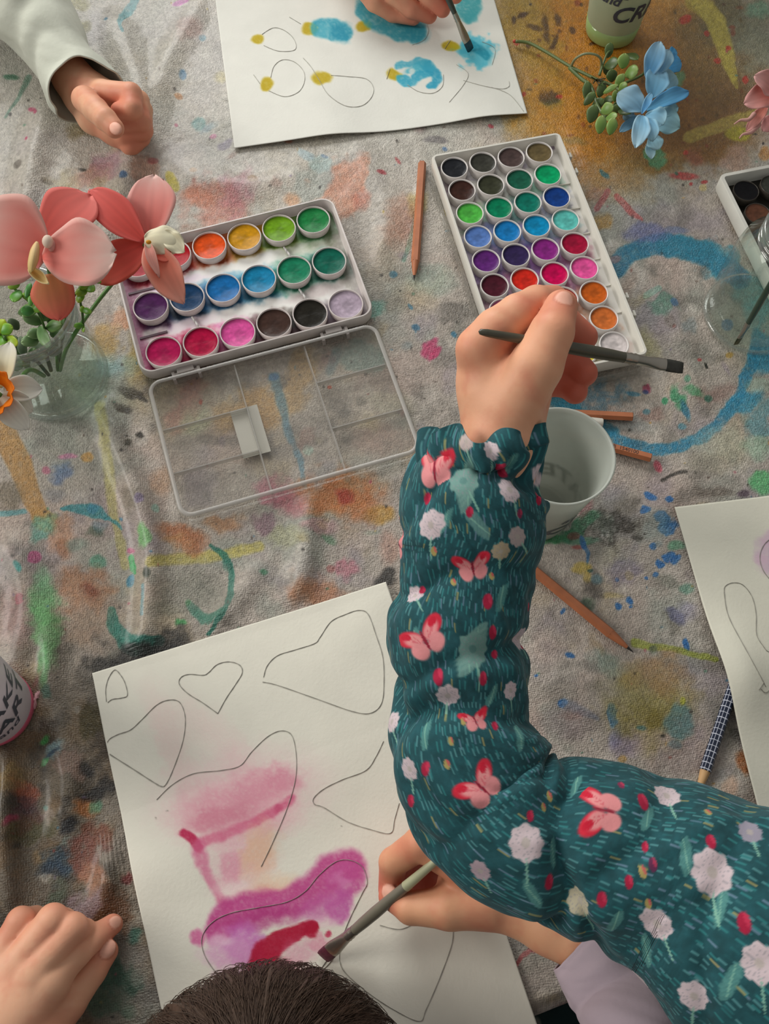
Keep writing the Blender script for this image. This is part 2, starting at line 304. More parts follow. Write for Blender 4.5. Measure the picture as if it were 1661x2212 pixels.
# ochre-field marks
for a in [(1180, 60, 8, 30), (1198, 85, 5, 22), (1205, 40, 12, 7), (1130, 30, 14, 6), (1155, 55, 6, 16), (1110, 40, 8, 5), (1235, 60, 6, 10), (1190, 205, 18, 14), (1280, 90, 4, 9), (1145, 95, 9, 6)]: B(*a, rng.randint(180), '4a3418', .75, .4, 1)
for i in range(60):
    B(1130+rng.rand()*500, rng.rand()*320, 2+rng.rand()*6, 2+rng.rand()*5, 0, ['5a3a16', '74401a', '8a3a1e', '5c4a22'][i % 4], .6, .5, .9)
St(crom([(1500, 0), (1545, 40), (1565, 110), (1585, 175)], 5), [22, 20, 16, 8]+[3], '9a8a3a', .85, .2, .5)
St([(1500, -10), (1550, 45), (1572, 120), (1590, 185)], [14, 20, 18, 4], 'a19340', .9, .2, .4)
St([(1490, 295), (1560, 268), (1640, 245)], [13, 14, 15], 'a39347', .85, .2, .3); B(1595, 285, 26, 17, 0, 'a09a2c', .9, .2, .5)
for a in [(1480, 40, 11, 9), (1530, 70, 6, 6), (1575, 103, 6, 6), (1550, 130, 8, 6), (1612, 168, 7, 9), (1482, 328, 6, 5), (1115, 88, 8, 6), (1208, 205, 8, 5), (1131, 202, 4, 5)]: B(*a, 0, 'b0301e', .85, .3, .7)
B(1422, 338, 26, 22, 30, '4c8e6c', .85, .2, .7); B(1467, 170, 12, 18, 0, '4d8a6a', .7, .3, .7); B(1590, 345, 30, 28, 0, 'a08070', .7, .3, .6); B(1655, 330, 12, 14, 0, 'a8702c', .7, .3, .6)
B(1480, 378, 30, 7, 5, 'b23a38', .8, .3, .8); B(1523, 390, 7, 4, 0, 'a8302e', .85); B(1495, 394, 4, 4, 0, 'a8302e', .85); B(1520, 403, 8, 8, 0, 'b8a468', .7)
# blue ring on the right
St(crom([(1335, 575), (1365, 545), (1420, 530), (1500, 545), (1560, 575), (1600, 600)], 5), 22, '1f6f8e', .92, .2, .5)
B(1480, 535, 70, 24, 8, '23788f', .9, .25, .6); B(1550, 560, 40, 40, 20, '2a7f96', .8, .3, .7); B(1400, 505, 46, 18, 8, '5c628c', .75, .35, .8); B(1460, 500, 24, 8, 0, '5d7098', .6, .4)
St(crom([(1640, 720), (1620, 800), (1580, 880), (1520, 940), (1430, 968), (1340, 955), (1290, 925)], 5), 13, '22779a', .88, .25, .7, .5); B(1655, 760, 30, 50, 15, '257c9c', .9, .2, .6); B(1600, 870, 44, 20, -30, '2580a0', .85, .3, .8); B(1300, 925, 40, 16, 20, '1f7795', .9, .25, .7); B(1645, 900, 30, 40, 0, '2a7c8e', .5, .4, .9); B(1640, 830, 26, 16, 0, '8fa898', .6, .4)
B(1572, 700, 13, 12, 0, '3b7096', .95, .15, .3); B(1640, 640, 50, 40, 0, '4a9aa0', .6, .4, .7); B(1577, 764, 8, 6, 0, 'a08038', .85); B(1637, 685, 24, 40, 0, '4f8f96', .55, .4, .7)
B(1435, 660, 22, 32, 20, '4f7f6a', .7, .35, .9); B(1455, 656, 9, 10, 0, '3f6a98', .7); B(1445, 700, 12, 18, -20, '6a6258', .6, .4); St([(1395, 640), (1420, 628)], 7, '6fa090', .6); B(1400, 740, 20, 40, -30, 'a8a468', .55, .5)
B(1525, 790, 4, 7, -30, '22241c', .9, .2, .4); B(1510, 780, 5, 4, 0, 'b04a48', .8); B(1400, 838, 10, 10, 0, '98284c', .8, .3, .9); B(1396, 845, 7, 5, 0, '2f4e80', .8); B(1540, 850, 40, 20, -20, '7a5a52', .5, .5, .9); B(1463, 860, 16, 32, -20, '2f8a5a', .8, .3, .9); B(1478, 885, 9, 24, -25, '226a88', .8, .3, .8); B(1436, 866, 7, 9, 0, '2f9a64', .8); B(1500, 845, 20, 12, 20, '3c8a58', .7, .4, .9); B(1530, 860, 9, 9, 0, '2a6450', .8); B(1482, 820, 8, 8, 0, '3f8a68', .6)
B(1310, 860, 60, 36, 10, '3f7088', .65, .4, 1.1, .8); B(1225, 870, 40, 24, 20, '1f7c9a', .9, .25, .6); B(1370, 850, 16, 5, 5, '2f7a98', .7); B(1398, 887, 7, 6, 0, '35889a', .8); B(1475, 920, 9, 7, 0, '3a8aa0', .6)
B(1350, 915, 50, 20, 10, '6a8890', .35, .5); B(1215, 905, 30, 12, 0, '48787a', .5, .5)
# between the palettes
B(740, 400, 46, 70, 30, 'bf7f62', .75, .3, 1); B(690, 350, 26, 18, 0, '7a9896', .6, .4, .9); B(660, 400, 34, 44, 0, '8f9a92', .5, .4, 1); B(470, 450, 70, 50, 10, 'a8604a', .7, .45, .9); B(510, 420, 30, 50, 20, 'a06070', .55, .5, .9); B(430, 430, 34, 18, 20, 'b06a4a', .6, .4); B(660, 330, 20, 10, 30, '7aa0b0', .5); B(780, 430, 18, 22, 0, 'c0705a', .6, .4); B(630, 430, 18, 14, 0, 'c08050', .6, .4)
for a in [(825, 372, 9, 5, '9c3038'), (850, 592, 9, 7, '2a6a86'), (898, 704, 9, 8, '245f80'), (930, 748, 18, 24, 'b23060'), (983, 720, 7, 6, '2a7090'), (942, 760, 8, 16, 'b83464'), (885, 660, 8, 4, '3a7088'), (800, 660, 30, 20, '5f8f80'), (960, 318, 6, 5, '4a6a90'), (1060, 270, 7, 4, 'b03040'), (1305, 382, 14, 6, '2a6a7a'), (1462, 372, 5, 3, '30705a'), (700, 335, 9, 4, '55708a'), (940, 300, 26, 8, '6f6a6a'), (860, 345, 9, 4, 'a04848'), (620, 300, 12, 6, 'a8705a')]: B(a[0], a[1], a[2], a[3], rng.randint(60), a[4], .85, .25, .7)
St([(905, 440), (890, 500), (872, 560)], 5, '3d8a70', .5, .5, .9); B(930, 600, 50, 30, 0, '7fa090', .4, .5); B(980, 680, 30, 24, 0, '5a5650', .6, .4, .9); B(820, 560, 40, 60, 10, 'a08a70', .35, .6); B(900, 440, 20, 26, 20, 'a08a38', .55, .4); B(870, 480, 40, 50, 10, 'ab7258', .5, .5)
St([(1290, 450), (1310, 420)], 7, '9c4848', .75, .3, .5); St([(1330, 430), (1360, 460), (1385, 480)], [6, 7, 3], 'a84a48', .75, .3, .6); B(1302, 477, 17, 15, 0, 'a87c30', .7, .4); B(1352, 630, 16, 40, 20, '9a8070', .5, .5); B(1330, 560, 12, 8, 0, 'b0706a', .6)
B(965, 455, 6, 9, 0, 'a89430', .6)
# orange/yellow haze under the clear lid, left middle
B(430, 880, 70, 54, 0, 'a89a72', .35, .5); B(400, 870, 26, 60, 30, 'a86a60', .6, .5, .9); B(560, 880, 56, 50, 0, 'b48a4e', .8, .4, .7); B(505, 900, 40, 36, 0, 'ad8a58', .7, .4); B(650, 820, 32, 70, 20, 'b08a50', .7, .45, .8); B(420, 900, 30, 34, 0, '96a080', .5, .5); B(780, 770, 50, 36, 10, '7a8d84', .85, .3, .6); B(720, 780, 12, 30, 20, '5a7f84', .6, .4); St(crom([(590, 815), (612, 880), (622, 940), (645, 985), (660, 1050)], 4), [11, 9, 7, 9, 6]+[6, 5], '4a7f98', .7, .4, .6); B(590, 815, 9, 8, 0, '3f6f98', .85); B(665, 970, 12, 11, 0, '9db8aa', .8, .2, .3); St([(440, 948), (500, 955)], 12, '6a645c', .6, .5, .9); St([(580, 975), (700, 950)], 9, '7a736c', .5, .5); B(595, 1065, 36, 32, 0, 'ad6072', .75, .4, .7); B(635, 1085, 30, 30, 0, 'b0606a', .6, .5); B(740, 1072, 80, 50, 5, 'b2622c', .75, .45, .8); B(745, 1072, 20, 18, 0, '9a3020', .8, .4); B(820, 1110, 34, 20, 0, 'ad7c20', .7, .4); B(780, 865, 14, 11, 0, '7d776c', .8, .25); B(840, 865, 46, 26, 20, 'a09c84', .5, .5); B(830, 950, 60, 30, 0, 'a07a6c', .45, .6); B(433, 866, 4, 6, 0, 'b04428', .95); B(712, 834, 5, 4, 0, 'b04428', .9); B(300, 770, 26, 60, 10, 'ae8a30', .6, .5); B(270, 690, 34, 26, 0, 'c0825a', .7, .35, .8); B(225, 735, 26, 40, 0, 'a8823a', .7, .4, .8); B(260, 790, 40, 24, 0, '6f95a0', .5, .5); B(230, 800, 34, 20, 10, '5f8a92', .5, .5, .9)
for a in [(280, 850, 30, 10, '40382c'), (265, 882, 20, 12, '3c3428'), (306, 862, 14, 5, '38322a'), (300, 942, 8, 7, '26241c'), (277, 958, 7, 9, '3c382c'), (268, 980, 4, 4, '302c24'), (37, 970, 4, 3, '302824'), (196, 1055, 3, 3, '2a2420')]: B(a[0], a[1], a[2], a[3], 20, a[4], .85, .35, 1)
St(crom([(0, 920), (40, 1000), (70, 1080), (100, 1130)], 4), [30, 26, 24, 20]+[18], 'a97c40', .85, .15, .3); B(90, 1120, 30, 20, 20, 'aa8040', .85, .2); B(20, 1070, 30, 30, 0, '6a604c', .7, .5); St([(-10, 1110), (50, 1103)], 6, '4f8a8e', .85, .3)
St(crom([(218, 880), (228, 960), (238, 1050), (243, 1100), (270, 1220)], 5), [12, 13, 13, 12, 9]+[9], 'a29a5c', .75, .35, .5)
St(crom([(130, 1095), (190, 1098), (225, 1112), (262, 1142)], 4), [3, 12, 13, 5]+[3], '2f7f86', .9, .2, .6); B(200, 1095, 14, 10, 0, '3a8098', .8); B(88, 1140, 26, 34, 20, '5f9a8a', .8, .3, .6)
B(130, 1150, 26, 44, 10, 'b08060', .7, .35, .7); B(137, 1185, 18, 20, 0, '936040', .7, .4); B(75, 1203, 14, 14, 0, 'a04870', .9, .15, .4); B(212, 1212, 18, 14, -15, '4f8a70', .8, .3); B(205, 1148, 20, 12, 0, '55604e', .8, .4, .9); B(165, 1175, 24, 12, 0, '6f8a7c', .5, .5); B(40, 1225, 7, 14, -30, '3a8e88', .85, .25); B(180, 1270, 60, 44, 0, 'a06a44', .7, .5, .8); B(187, 1275, 18, 18, 0, '70301a', .8, .5, .9); B(45, 1295, 11, 12, 0, '943848', .9, .25); B(130, 1020, 24, 18, 0, '5c6f92', .75, .4, .7); B(98, 1013, 9, 8, 0, 'b06078', .8); B(145, 984, 20, 6, 0, 'bd6f90', .8, .3); B(186, 986, 12, 11, 0, 'b8863c', .8, .3); B(120, 1065, 22, 14, 0, '77767a', .6, .5); B(285, 1080, 20, 22, 0, '6c6454', .6, .5); B(305, 1082, 10, 12, 0, '7a6c92', .7); B(336, 1100, 9, 10, 0, '7fa898', .7)
B(310, 1165, 14, 26, 0, '6fae68', .85, .3, .8); B(282, 1190, 9, 6, 20, 'bd5a80', .85); St([(283, 1205), (288, 1230), (292, 1240)], [6, 7, 3], '36a85c', .9, .2); B(282, 1255, 8, 14, 10, '2f7a96', .85, .25); St([(312, 1270), (310, 1330)], 4, '6a9aa6', .7, .3); B(323, 1243, 11, 13, 0, '3c463c', .9, .3)
St(crom([(330, 1218), (370, 1208), (410, 1205), (470, 1200), (560, 1180)], 4), 12, 'b0a44e', .8, .35, .6); B(395, 1165, 56, 24, 20, 'a85c30', .75, .45, .8); B(350, 1040, 22, 30, 0, 'b0805c', .5, .5)
St(crom([(455, 1178), (485, 1200), (500, 1245), (495, 1290), (480, 1325), (450, 1370)], 4), [4, 8, 7, 7, 6, 4], '24705f', .92, .2, .8); B(490, 1220, 10, 14, 0, '28705f', .8, .3, 1); St(crom([(408, 1305), (425, 1330), (455, 1335), (475, 1318)], 4), [8, 12, 8, 5], '2a7862', .88, .25, .9); B(388, 1345, 12, 10, 0, '2f9a4c', .85, .3, 1); B(405, 1300, 7, 7, 0, '3aa058', .8)
B(420, 1280, 80, 60, 0, '76796c', .6, .5, .8)
St(crom([(240, 1322), (252, 1360), (290, 1395), (345, 1385)], 5), [9, 17, 24, 14], '207466', .95, .15, .7); B(280, 1430, 90, 40, -10, '25231f', .85, .45, 1); B(370, 1400, 50, 36, 0, '2c2a26', .7, .5, 1); B(330, 1440, 80, 26, -20, '24231f', .75, .4, 1)
B(95, 1310, 30, 60, -5, '64a468', .75, .4, .8); B(105, 1370, 26, 70, -5, '5c9a5a', .7, .4, .8); B(95, 1440, 14, 50, 0, '55a860', .6, .4); B(88, 1250, 14, 30, 0, '78a880', .6, .5); B(30, 1330, 40, 60, 0, '9a6868', .4, .6); B(190, 1330, 60, 60, 10, '9c7a60', .5, .6)
# centre below the lid
for a in [(710, 1162, 20, 9, 25, '3f7a50'), (572, 1232, 9, 6, 0, '3a7c58'), (745, 1225, 22, 20, 0, 'a86070'), (715, 1228, 9, 9, 0, '94504e'), (570, 1130, 30, 22, 0, '7a5c68'), (690, 1140, 36, 16, 0, 'a07878'), (620, 1160, 40, 20, 0, '9a9a78'), (480, 1130, 40, 20, 0, 'ae7a50')]: B(*a, .7, .4, .8)
St([(840, 1240), (810, 1280), (790, 1300)], [16, 12, 6], '2e2c2a', .8, .4, 1); B(680, 1280, 60, 30, 10, 'a8663c', .6, .5, .8); B(780, 1320, 50, 20, 0, '7a5444', .6, .5); B(840, 1180, 20, 34, 0, 'ae7c6a', .5, .5); B(760, 1150, 60, 40, 0, '8a7a78', .4, .6)
# right middle
B(1250, 1135, 46, 18, -30, '2f7a50', .9, .2, .8); B(1190, 1165, 50, 12, -8, '3c8a58', .9, .25, .8); B(1255, 1165, 40, 8, 0, '4a8a68', .7, .3, .8); B(1265, 1100, 10, 24, 30, 'a06a6a', .7, .4); B(1240, 1155, 14, 8, 0, '8a4a40', .75); B(1250, 1180, 14, 5, 0, '9a4840', .7); B(1180, 1100, 50, 40, 0, '6a8a74', .35, .5)
B(1325, 1130, 58, 36, 0, '3c362e', .8, .5, 1.2, .9); B(1350, 1090, 30, 20, 0, '6a6456', .6, .5); B(1259, 1170, 6, 16, -15, '2766a0', .92, .2, .6); St([(1262, 1175), (1272, 1195), (1268, 1220)], [5, 4, 2], '2a6494', .8)
B(1255, 1228, 18, 14, 0, 'b8a048', .85, .3, .8); B(1268, 1248, 9, 14, 0, 'b49c50', .75, .3); B(1275, 1232, 7, 4, 0, '345a58', .8); B(1361, 1242, 9, 9, 0, 'b2a05c', .7); B(1322, 1285, 24, 7, 0, 'ae9c60', .6, .5)
for a in [(1405, 1070, 16, 7), (1445, 1080, 10, 7), (1395, 1100, 12, 9), (1430, 1122, 20, 12), (1445, 1140, 22, 14), (1450, 1200, 12, 14), (1462, 1210, 12, 10), (1428, 1215, 9, 9), (1418, 1238, 6, 5), (1398, 1246, 5, 4), (1362, 1292, 10, 10), (1338, 1308, 9, 6), (1365, 1308, 4, 4), (1218, 1320, 4, 7), (1235, 1413, 12, 8), (1484, 1390, 8, 14), (1321, 1545, 11, 24), (1216, 1518, 12, 10), (1158, 1460, 5, 4), (1412, 1180, 9, 7), (1336, 1250, 5, 4), (1170, 1170, 4, 6)]: B(*a, rng.randint(-40, 40), '2464a2', .92, .2, .9)
B(1330, 1590, 14, 26, 10, '5c6a98', .5, .5); St([(1225, 1522), (1262, 1540), (1290, 1555)], [12, 9, 3], '6a7484', .6, .5)
B(1420, 1140, 30, 36, 0, '8aa09a', .5, .5); B(1465, 1178, 16, 9, 0, '5ca07a', .7, .3, .9); B(1345, 1225, 34, 28, 0, '6c6478', .6, .5, .9); B(1282, 1272, 22, 16, 0, '55504a', .7, .4, .9); B(1290, 1250, 14, 10, 0, '44707e', .6, .4); B(1448, 1255, 30, 12, 20, '5f665a', .5, .5); B(1452, 1345, 24, 26, 20, '6a675c', .6, .35, 1); B(1462, 1330, 26, 14, 30, '565a80', .6, .4, .8); B(1488, 1322, 22, 20, 0, '7a7898', .45, .5); B(1485, 1270, 14, 12, 0, '44806a', .6, .4)
B(1270, 1310, 14, 20, 20, '44604a', .7, .4); B(1310, 1430, 36, 26, 30, '6c8c80', .6, .5); St([(1370, 1388), (1420, 1396), (1470, 1405), (1550, 1423)], [9, 8, 7, 6], '8a9434', .85, .25, .5); B(1412, 1400, 9, 9, 0, '5c6450', .8, .2, .3); B(1400, 1520, 90, 76, 10, '8a7f3c', .8, .55, .8); B(1430, 1460, 60, 50, 20, '9a7450', .6, .5, .8); B(1340, 1480, 60, 50, 0, '94907a', .4, .6); B(1470, 1560, 34, 34, 0, '5c8082', .85, .25, .5); B(1412, 1560, 20, 20, 0, '7c7030', .7, .4); B(1460, 1608, 14, 10, 0, '4f7078', .6); B(1385, 1573, 12, 5, 10, '3a7078', .7); B(1434, 1590, 6, 4, 0, '2a281c', .85); B(1474, 1516, 6, 8, 0, 'a8ac30', .8); B(1215, 1440, 20, 14, 0, '7a746c', .6, .5, 1); B(1265, 1440, 26, 12, 0, '6e6a64', .5, .5, 1); B(1350, 1610, 30, 26, 0, '7f7294', .5, .5); B(1220, 1560, 50, 36, 0, '7c6c72', .4, .6); B(1180, 1400, 34, 40, 0, 'a89488', .5, .6)
B(1560, 1790, 60, 30, 0, 'a8a492', .5, .5); B(1610, 1650, 18, 30, -25, '9a5a2c', .85, .3, .6); B(1575, 1700, 14, 20, 0, 'b08a70', .6, .5); B(1595, 1590, 20, 14, 20, '4a4844', .7, .5, 1.1); B(1345, 1640, 10, 7, 0, 'a8823c', .7); B(1470, 1640, 60, 30, 0, '7a6a68', .45, .6); B(1560, 1560, 20, 60, -20, '6a6a5c', .5, .5)
St(crom([(1170, 2030), (1140, 2060), (1105, 2095), (1095, 2130), (1075, 2150)], 4), [12, 6, 6, 8, 9], 'c0303a', .85, .3, .9); B(1095, 2110, 24, 26, 0, 'b06460', .5, .5); B(1155, 2050, 10, 10, 0, 'c0282e', .9); B(1090, 2090, 9, 7, 0, 'c0303a', .8); B(1130, 1990+60, 60, 40, 0, '8a8c80', .5, .5); B(1245, 2155, 12, 4, 0, 'b05a50', .7); B(1150, 2180, 80, 30, -8, 'aba28f', .6, .5)
B(1560, 960, 60, 40, 0, '9aa290', .5, .5); B(1650, 1040, 30, 22, 0, '52a868', .85, .3, .5); B(1640, 960, 30, 26, 0, '82a88c', .6, .5); B(1606, 1065, 14, 8, 0, '50404c', .8, .3); B(1540, 1060, 40, 12, 0, '5e5248', .6, .5, .9); St([(1430, 1035), (1450, 1025), (1480, 1020)], 4, '2e2a24', .8, .4, 1); B(1423, 1005, 8, 12, -20, 'a83a4c', .85, .25); B(1380, 1160, 14, 5, 0, '3c3830', .7, .4, 1); B(1520, 1000, 40, 20, 0, '8a8674', .5, .5)
# upper left
St(crom([(292, -5), (275, 25), (262, 50), (268, 75)], 4), [9, 9, 8, 5]+[3], '4b8a90', .85, .25, .8); B(180, 52, 17, 14, 0, '6f6a34', .85, .35, .6); B(165, 5, 26, 14, 0, '87824a', .7, .4); B(210, 60, 26, 40, 0, 'a09aa4', .35, .6); B(230, 20, 12, 11, 0, '8a857c', .7, .3); B(390, 3, 18, 6, -15, 'b060a0', .8); B(428, 265, 16, 15, 0, '5f8c88', .85, .25, .4); B(395, 160, 8, 12, 0, '3c6c90', .8, .3); B(385, 205, 9, 6, 30, 'a8703c', .75); B(437, 80, 8, 8, 30, '44788c', .7); B(412, 62, 24, 26, 0, '9a7870', .5, .5); B(23, 165, 18, 6, 5, '3f6e54', .85, .3); St([(60, 165), (40, 210), (10, 250)], [7, 4, 3], '547c68', .7, .4); B(70, 238, 9, 5, 20, 'ab4060', .8, .3); B(78, 246, 4, 5, 0, 'ab4060', .8); B(60, 305, 4, 4, 0, 'ab4060', .8); B(178, 272, 30, 22, 0, '7c6c44', .6, .5, .8); B(460, 292, 8, 5, -20, 'b05a80', .8); B(486, 310, 18, 9, -30, '6c6478', .7, .3, .7); B(475, 165, 12, 12, 0, 'b0a468', .5, .5); B(380, 267, 4, 4, 0, 'a84a64', .8)
B(39, 357, 11, 9, 0, '5f5850', .75, .25, .3); B(103, 393, 13, 7, 10, '6a6258', .7, .25, .4); B(110, 352, 14, 8, 0, '8a8078', .4); B(195, 378, 40, 22, -5, 'a8705c', .6, .45, .8); B(235, 355, 34, 30, 0, 'a07084', .55, .5, .8); B(145, 390, 34, 22, 0, '9a8a58', .5, .5, .8); B(270, 390, 9, 8, 0, '3a5f86', .85, .25); B(123, 408, 8, 9, 0, '2f6674', .85, .3); St([(365, 378), (378, 405)], 9, 'ab9e34', .8, .3, .6); B(310, 372, 26, 26, 0, 'a06850', .5, .5, .9); B(330, 350, 12, 6, -20, '9a4848', .6); B(545, 387, 10, 9, 0, '8c7458', .7, .25); B(418, 368, 9, 6, 0, 'b09070', .6); B(175, 362, 9, 4, 0, '3c3a34', .8, .3, 1); B(560, 400, 30, 20, 0, 'b0a49a', .5, .5)
B(240, 455, 30, 28, 0, '4a4650', .7, .4); B(250, 560, 20, 16, 0, '66605a', .6, .5); B(210, 820, 60, 60, 0, '9fae9c', .4, .6); B(75, 900, 60, 40, 0, '8f8a84', .4, .5)
# lower left
for a in [(105, 1498, 14, 13, 'z', '4c7464'), (98, 1598, 9, 12, 'z', '3a9a4c'), (96, 1645, 6, 12, 'z', '2fa850'), (120, 1620, 22, 14, -40, '7a9aa0'), (115, 1628, 20, 4, -30, '2f4a60'), (167, 1533, 8, 8, 'z', '8a857a'), (50, 1715, 30, 26, 'z', '96482c'), (185, 1745, 26, 24, 'z', 'a8642c'), (206, 1740, 12, 16, 'z', '4f8a6c'), (185, 1662, 20, 14, 'z', '221f1c'), (200, 1715, 30, 14, -20, '1e1d1b'), (230, 1690, 16, 22, -20, '23211f'), (150, 1785, 18, 14, -30, '2a3038'), (110, 1880, 30, 24, -30, '1f3042'), (125, 1860, 30, 30, -20, '2c4a60'), (150, 1820, 16, 16, 'z', '7a8a84'), (98, 1745, 6, 6, 'z', '4f9a90'), (75, 1790, 50, 20, -20, '4c4a24'), (55, 1750, 26, 26, 'z', '503038'), (30, 1775, 9, 14, 'z', '9a2c50'), (215, 1800, 30, 30, 'z', '743a22'), (190, 1850, 36, 40, 20, '7c4438'), (200, 1900, 26, 40, 20, 'a8785c'), (225, 1960, 50, 50, 'z', '6a4428'), (275, 1895, 14, 12, 'z', '7a2c2c'), (95, 1900, 14, 10, 'z', 'a09a8c'), (120, 1960, 26, 60, 'z', '4c5c48'), (190, 1960, 30, 40, 'z', '8a7a84'), (290, 2020, 14, 20, 'z', '3f7464'), (260, 2060, 40, 30, 20, '868278'), (255, 2110, 60, 36, 'z', '2f5a48'), (200, 2160, 60, 30, 'z', '44604c'), (300, 2110, 20, 30, 'z', '8a887c'), (200, 1560, 24, 30, 'z', '4c4420'), (100, 1760, 18, 14, -10, '8a7c70'), (60, 1780, 16, 26, 'z', '60402c'), (20, 1690, 22, 40, 'z', '8c7444'), (235, 1610, 40, 50, 'z', '4a4034'), (150, 1650, 30, 30, 'z', '8c7468')]:
    B(a[0], a[1], a[2], a[3], rng.randint(60) if a[4] == 'z' else a[4], a[5], .78, .4, .9)
B(70, 1508, 0.1, .1, 0, '000000', 0)
# scattered small specks, real splashes of paint
pal = ['3a3630', '2c2a26', '5a4a40', '2a6a8a', 'a84a5c', '3a7a5c', 'a8803a', '6a5a78', 'b8a050', '7a3a30']
for i in range(650):
    x, y = rng.rand()*1700-20, rng.rand()**.9*2230; k = rng.rand()
    if k < .75: B(x, y, 1.2+rng.rand()*3, 1.2+rng.rand()*3, 0, pal[rng.choice(10, p=[.26, .16, .14, .1, .08, .07, .06, .05, .04, .04])], .45+.4*rng.rand(), .4, .6)
    else: B(x, y, 6+rng.rand()*22, 5+rng.rand()*16, rng.randint(180), pal[rng.randint(10)], .10+.22*rng.rand(), .55, 1.1)
fine = fbm(U0/4., V0/4., 3, 4)-.5; P.c *= (1+fine*.30)[:, None]
wet = None
_g = P.c.mean(1, keepdims=True); P.c = _g+(P.c-_g)*.84
CL = np.clip(lin(np.clip((P.c-.5)*1.16+.465, 0, 1))*K*.92, 0, .9)
clothm = pm('painted_canvas', attr=True, rough=.36, spec=.5, weave=(230, .22, -TA+.05), bump=(750, .75, .0016), bump2=(90, .35, .0025), coat=.22)
cloth = mesh('tablecloth', np.stack([X, Y, Z], -1).reshape(-1, 3), gridf_np(ns, nt_), clothm, cols=CL)
tag(cloth, 'canvas painting cloth covered with multicoloured paint stains spread over the table', 'tablecloth')
# frayed threads along the hanging hem
g = G()
for k in range(260):
    s = -.3+.6*rng.rand(); p = t2w(s, -.012); z0 = -.200+.0; q = np.array([p[0], p[1], z0]); d = np.array([rng.randn()*.003, rng.randn()*.003, -.006-rng.rand()*.008]); g.add(*tube([q+[0, 0, .004], q+d*.5, q+d], .0003, 4))
tag(g.build('fringe', pm('thread', 'a8a090', rough=.8), cloth), None, kind='stuff')
def zc(x, y):                          # cloth height under a point
    s = (np.array([x, y])-T0)@TE; t = (np.array([x, y])-T0)@TN; i = np.clip(np.searchsorted(s_, s), 0, ns-1); j = np.clip(np.searchsorted(t_, t), 0, nt_-1); return float(Z[i, j])
white_pl = pm('white_plastic', 'd9d6cc', rough=.28, spec=.5, coat=.15)
clear = glass('clear_plastic', (.93, .93, .91), 1.42, .02, .1, haze=.10)
# ---------------- paint palettes ----------------
def pmatl(name, c, rough=.38):
    return pm(name, c, rough=rough, spec=.4, var=.14, varscale=160, bump=(220, .25, .0012))
def frame(px, py, z, ang):             # empty location from a photo point
    return W(px, py, z), ang
def make_pan(r, h, t, matp, parent, x, y, z, proto):
    if proto[0] is None:
        g = G(); V, Fc = lathe([(r*.94, 0), (r*.97, h*.3), (r, h-.0004), (r-.0003, h), (r-t*.7, h+.0001), (r-t, h-.0004), (r-t-.0002, h-.0022), (r-t-.001, h-.0034)], 40); g.add(V, Fc); o = g.build('paint_pan', matp, parent); proto[0] = o
    else:
        o = proto[0].copy(); COL.objects.link(o); o.parent = parent
    o.location = (x, y, z); return o
def make_paint(r, h, col, pan, k, i, cracks=0):
    V = []; n = 36; rr = np.linspace(0, 1, 12); rs = np.random.RandomState(i+7)
    ph = rs.rand(4)*6
    for a_ in rr:
        for k_ in range(n):
            t = 2*math.pi*k_/n; q = a_*r*.995; dz = -.0009*(1-a_**2)*k+.00045*math.exp(-((a_-.97)/.05)**2)+.0002*math.sin(3*t+ph[0])*a_
            V.append((q*math.cos(t), q*math.sin(t), h+dz))
    V = np.array(V); P_ = Paint(V[:, 0]*1000, V[:, 1]*1000, hx(col), 6.)
    c = hx(col); P_.blob(rs.randn()*1.5, rs.randn()*1.5, r*1000*.42, r*1000*.36, 0, np.clip(c*.86+.02, 0, 1), .7, .25, .5)
    P_.c *= (1+(P_.g-.5)*.35)[:, None]
    edge = sst(.86, 1, np.hypot(V[:, 0], V[:, 1])/r); P_.c += (np.clip(c*.72, 0, 1)-P_.c)*(edge*.6)[:, None]
    o = mesh('paint', V, gridf(12, n, True), paintm, pan, cols=P_.lin()*1.0); tag(o, COLN.get(col)); return o
paintm = pm('dried_watercolour', attr=True, rough=.22, spec=.08, bump=(260, .15, .0008))
COLN = {}
rim_stained = pm('stained_white_plastic', 'cfc8c4', rough=.3, var=.12, varscale=70)
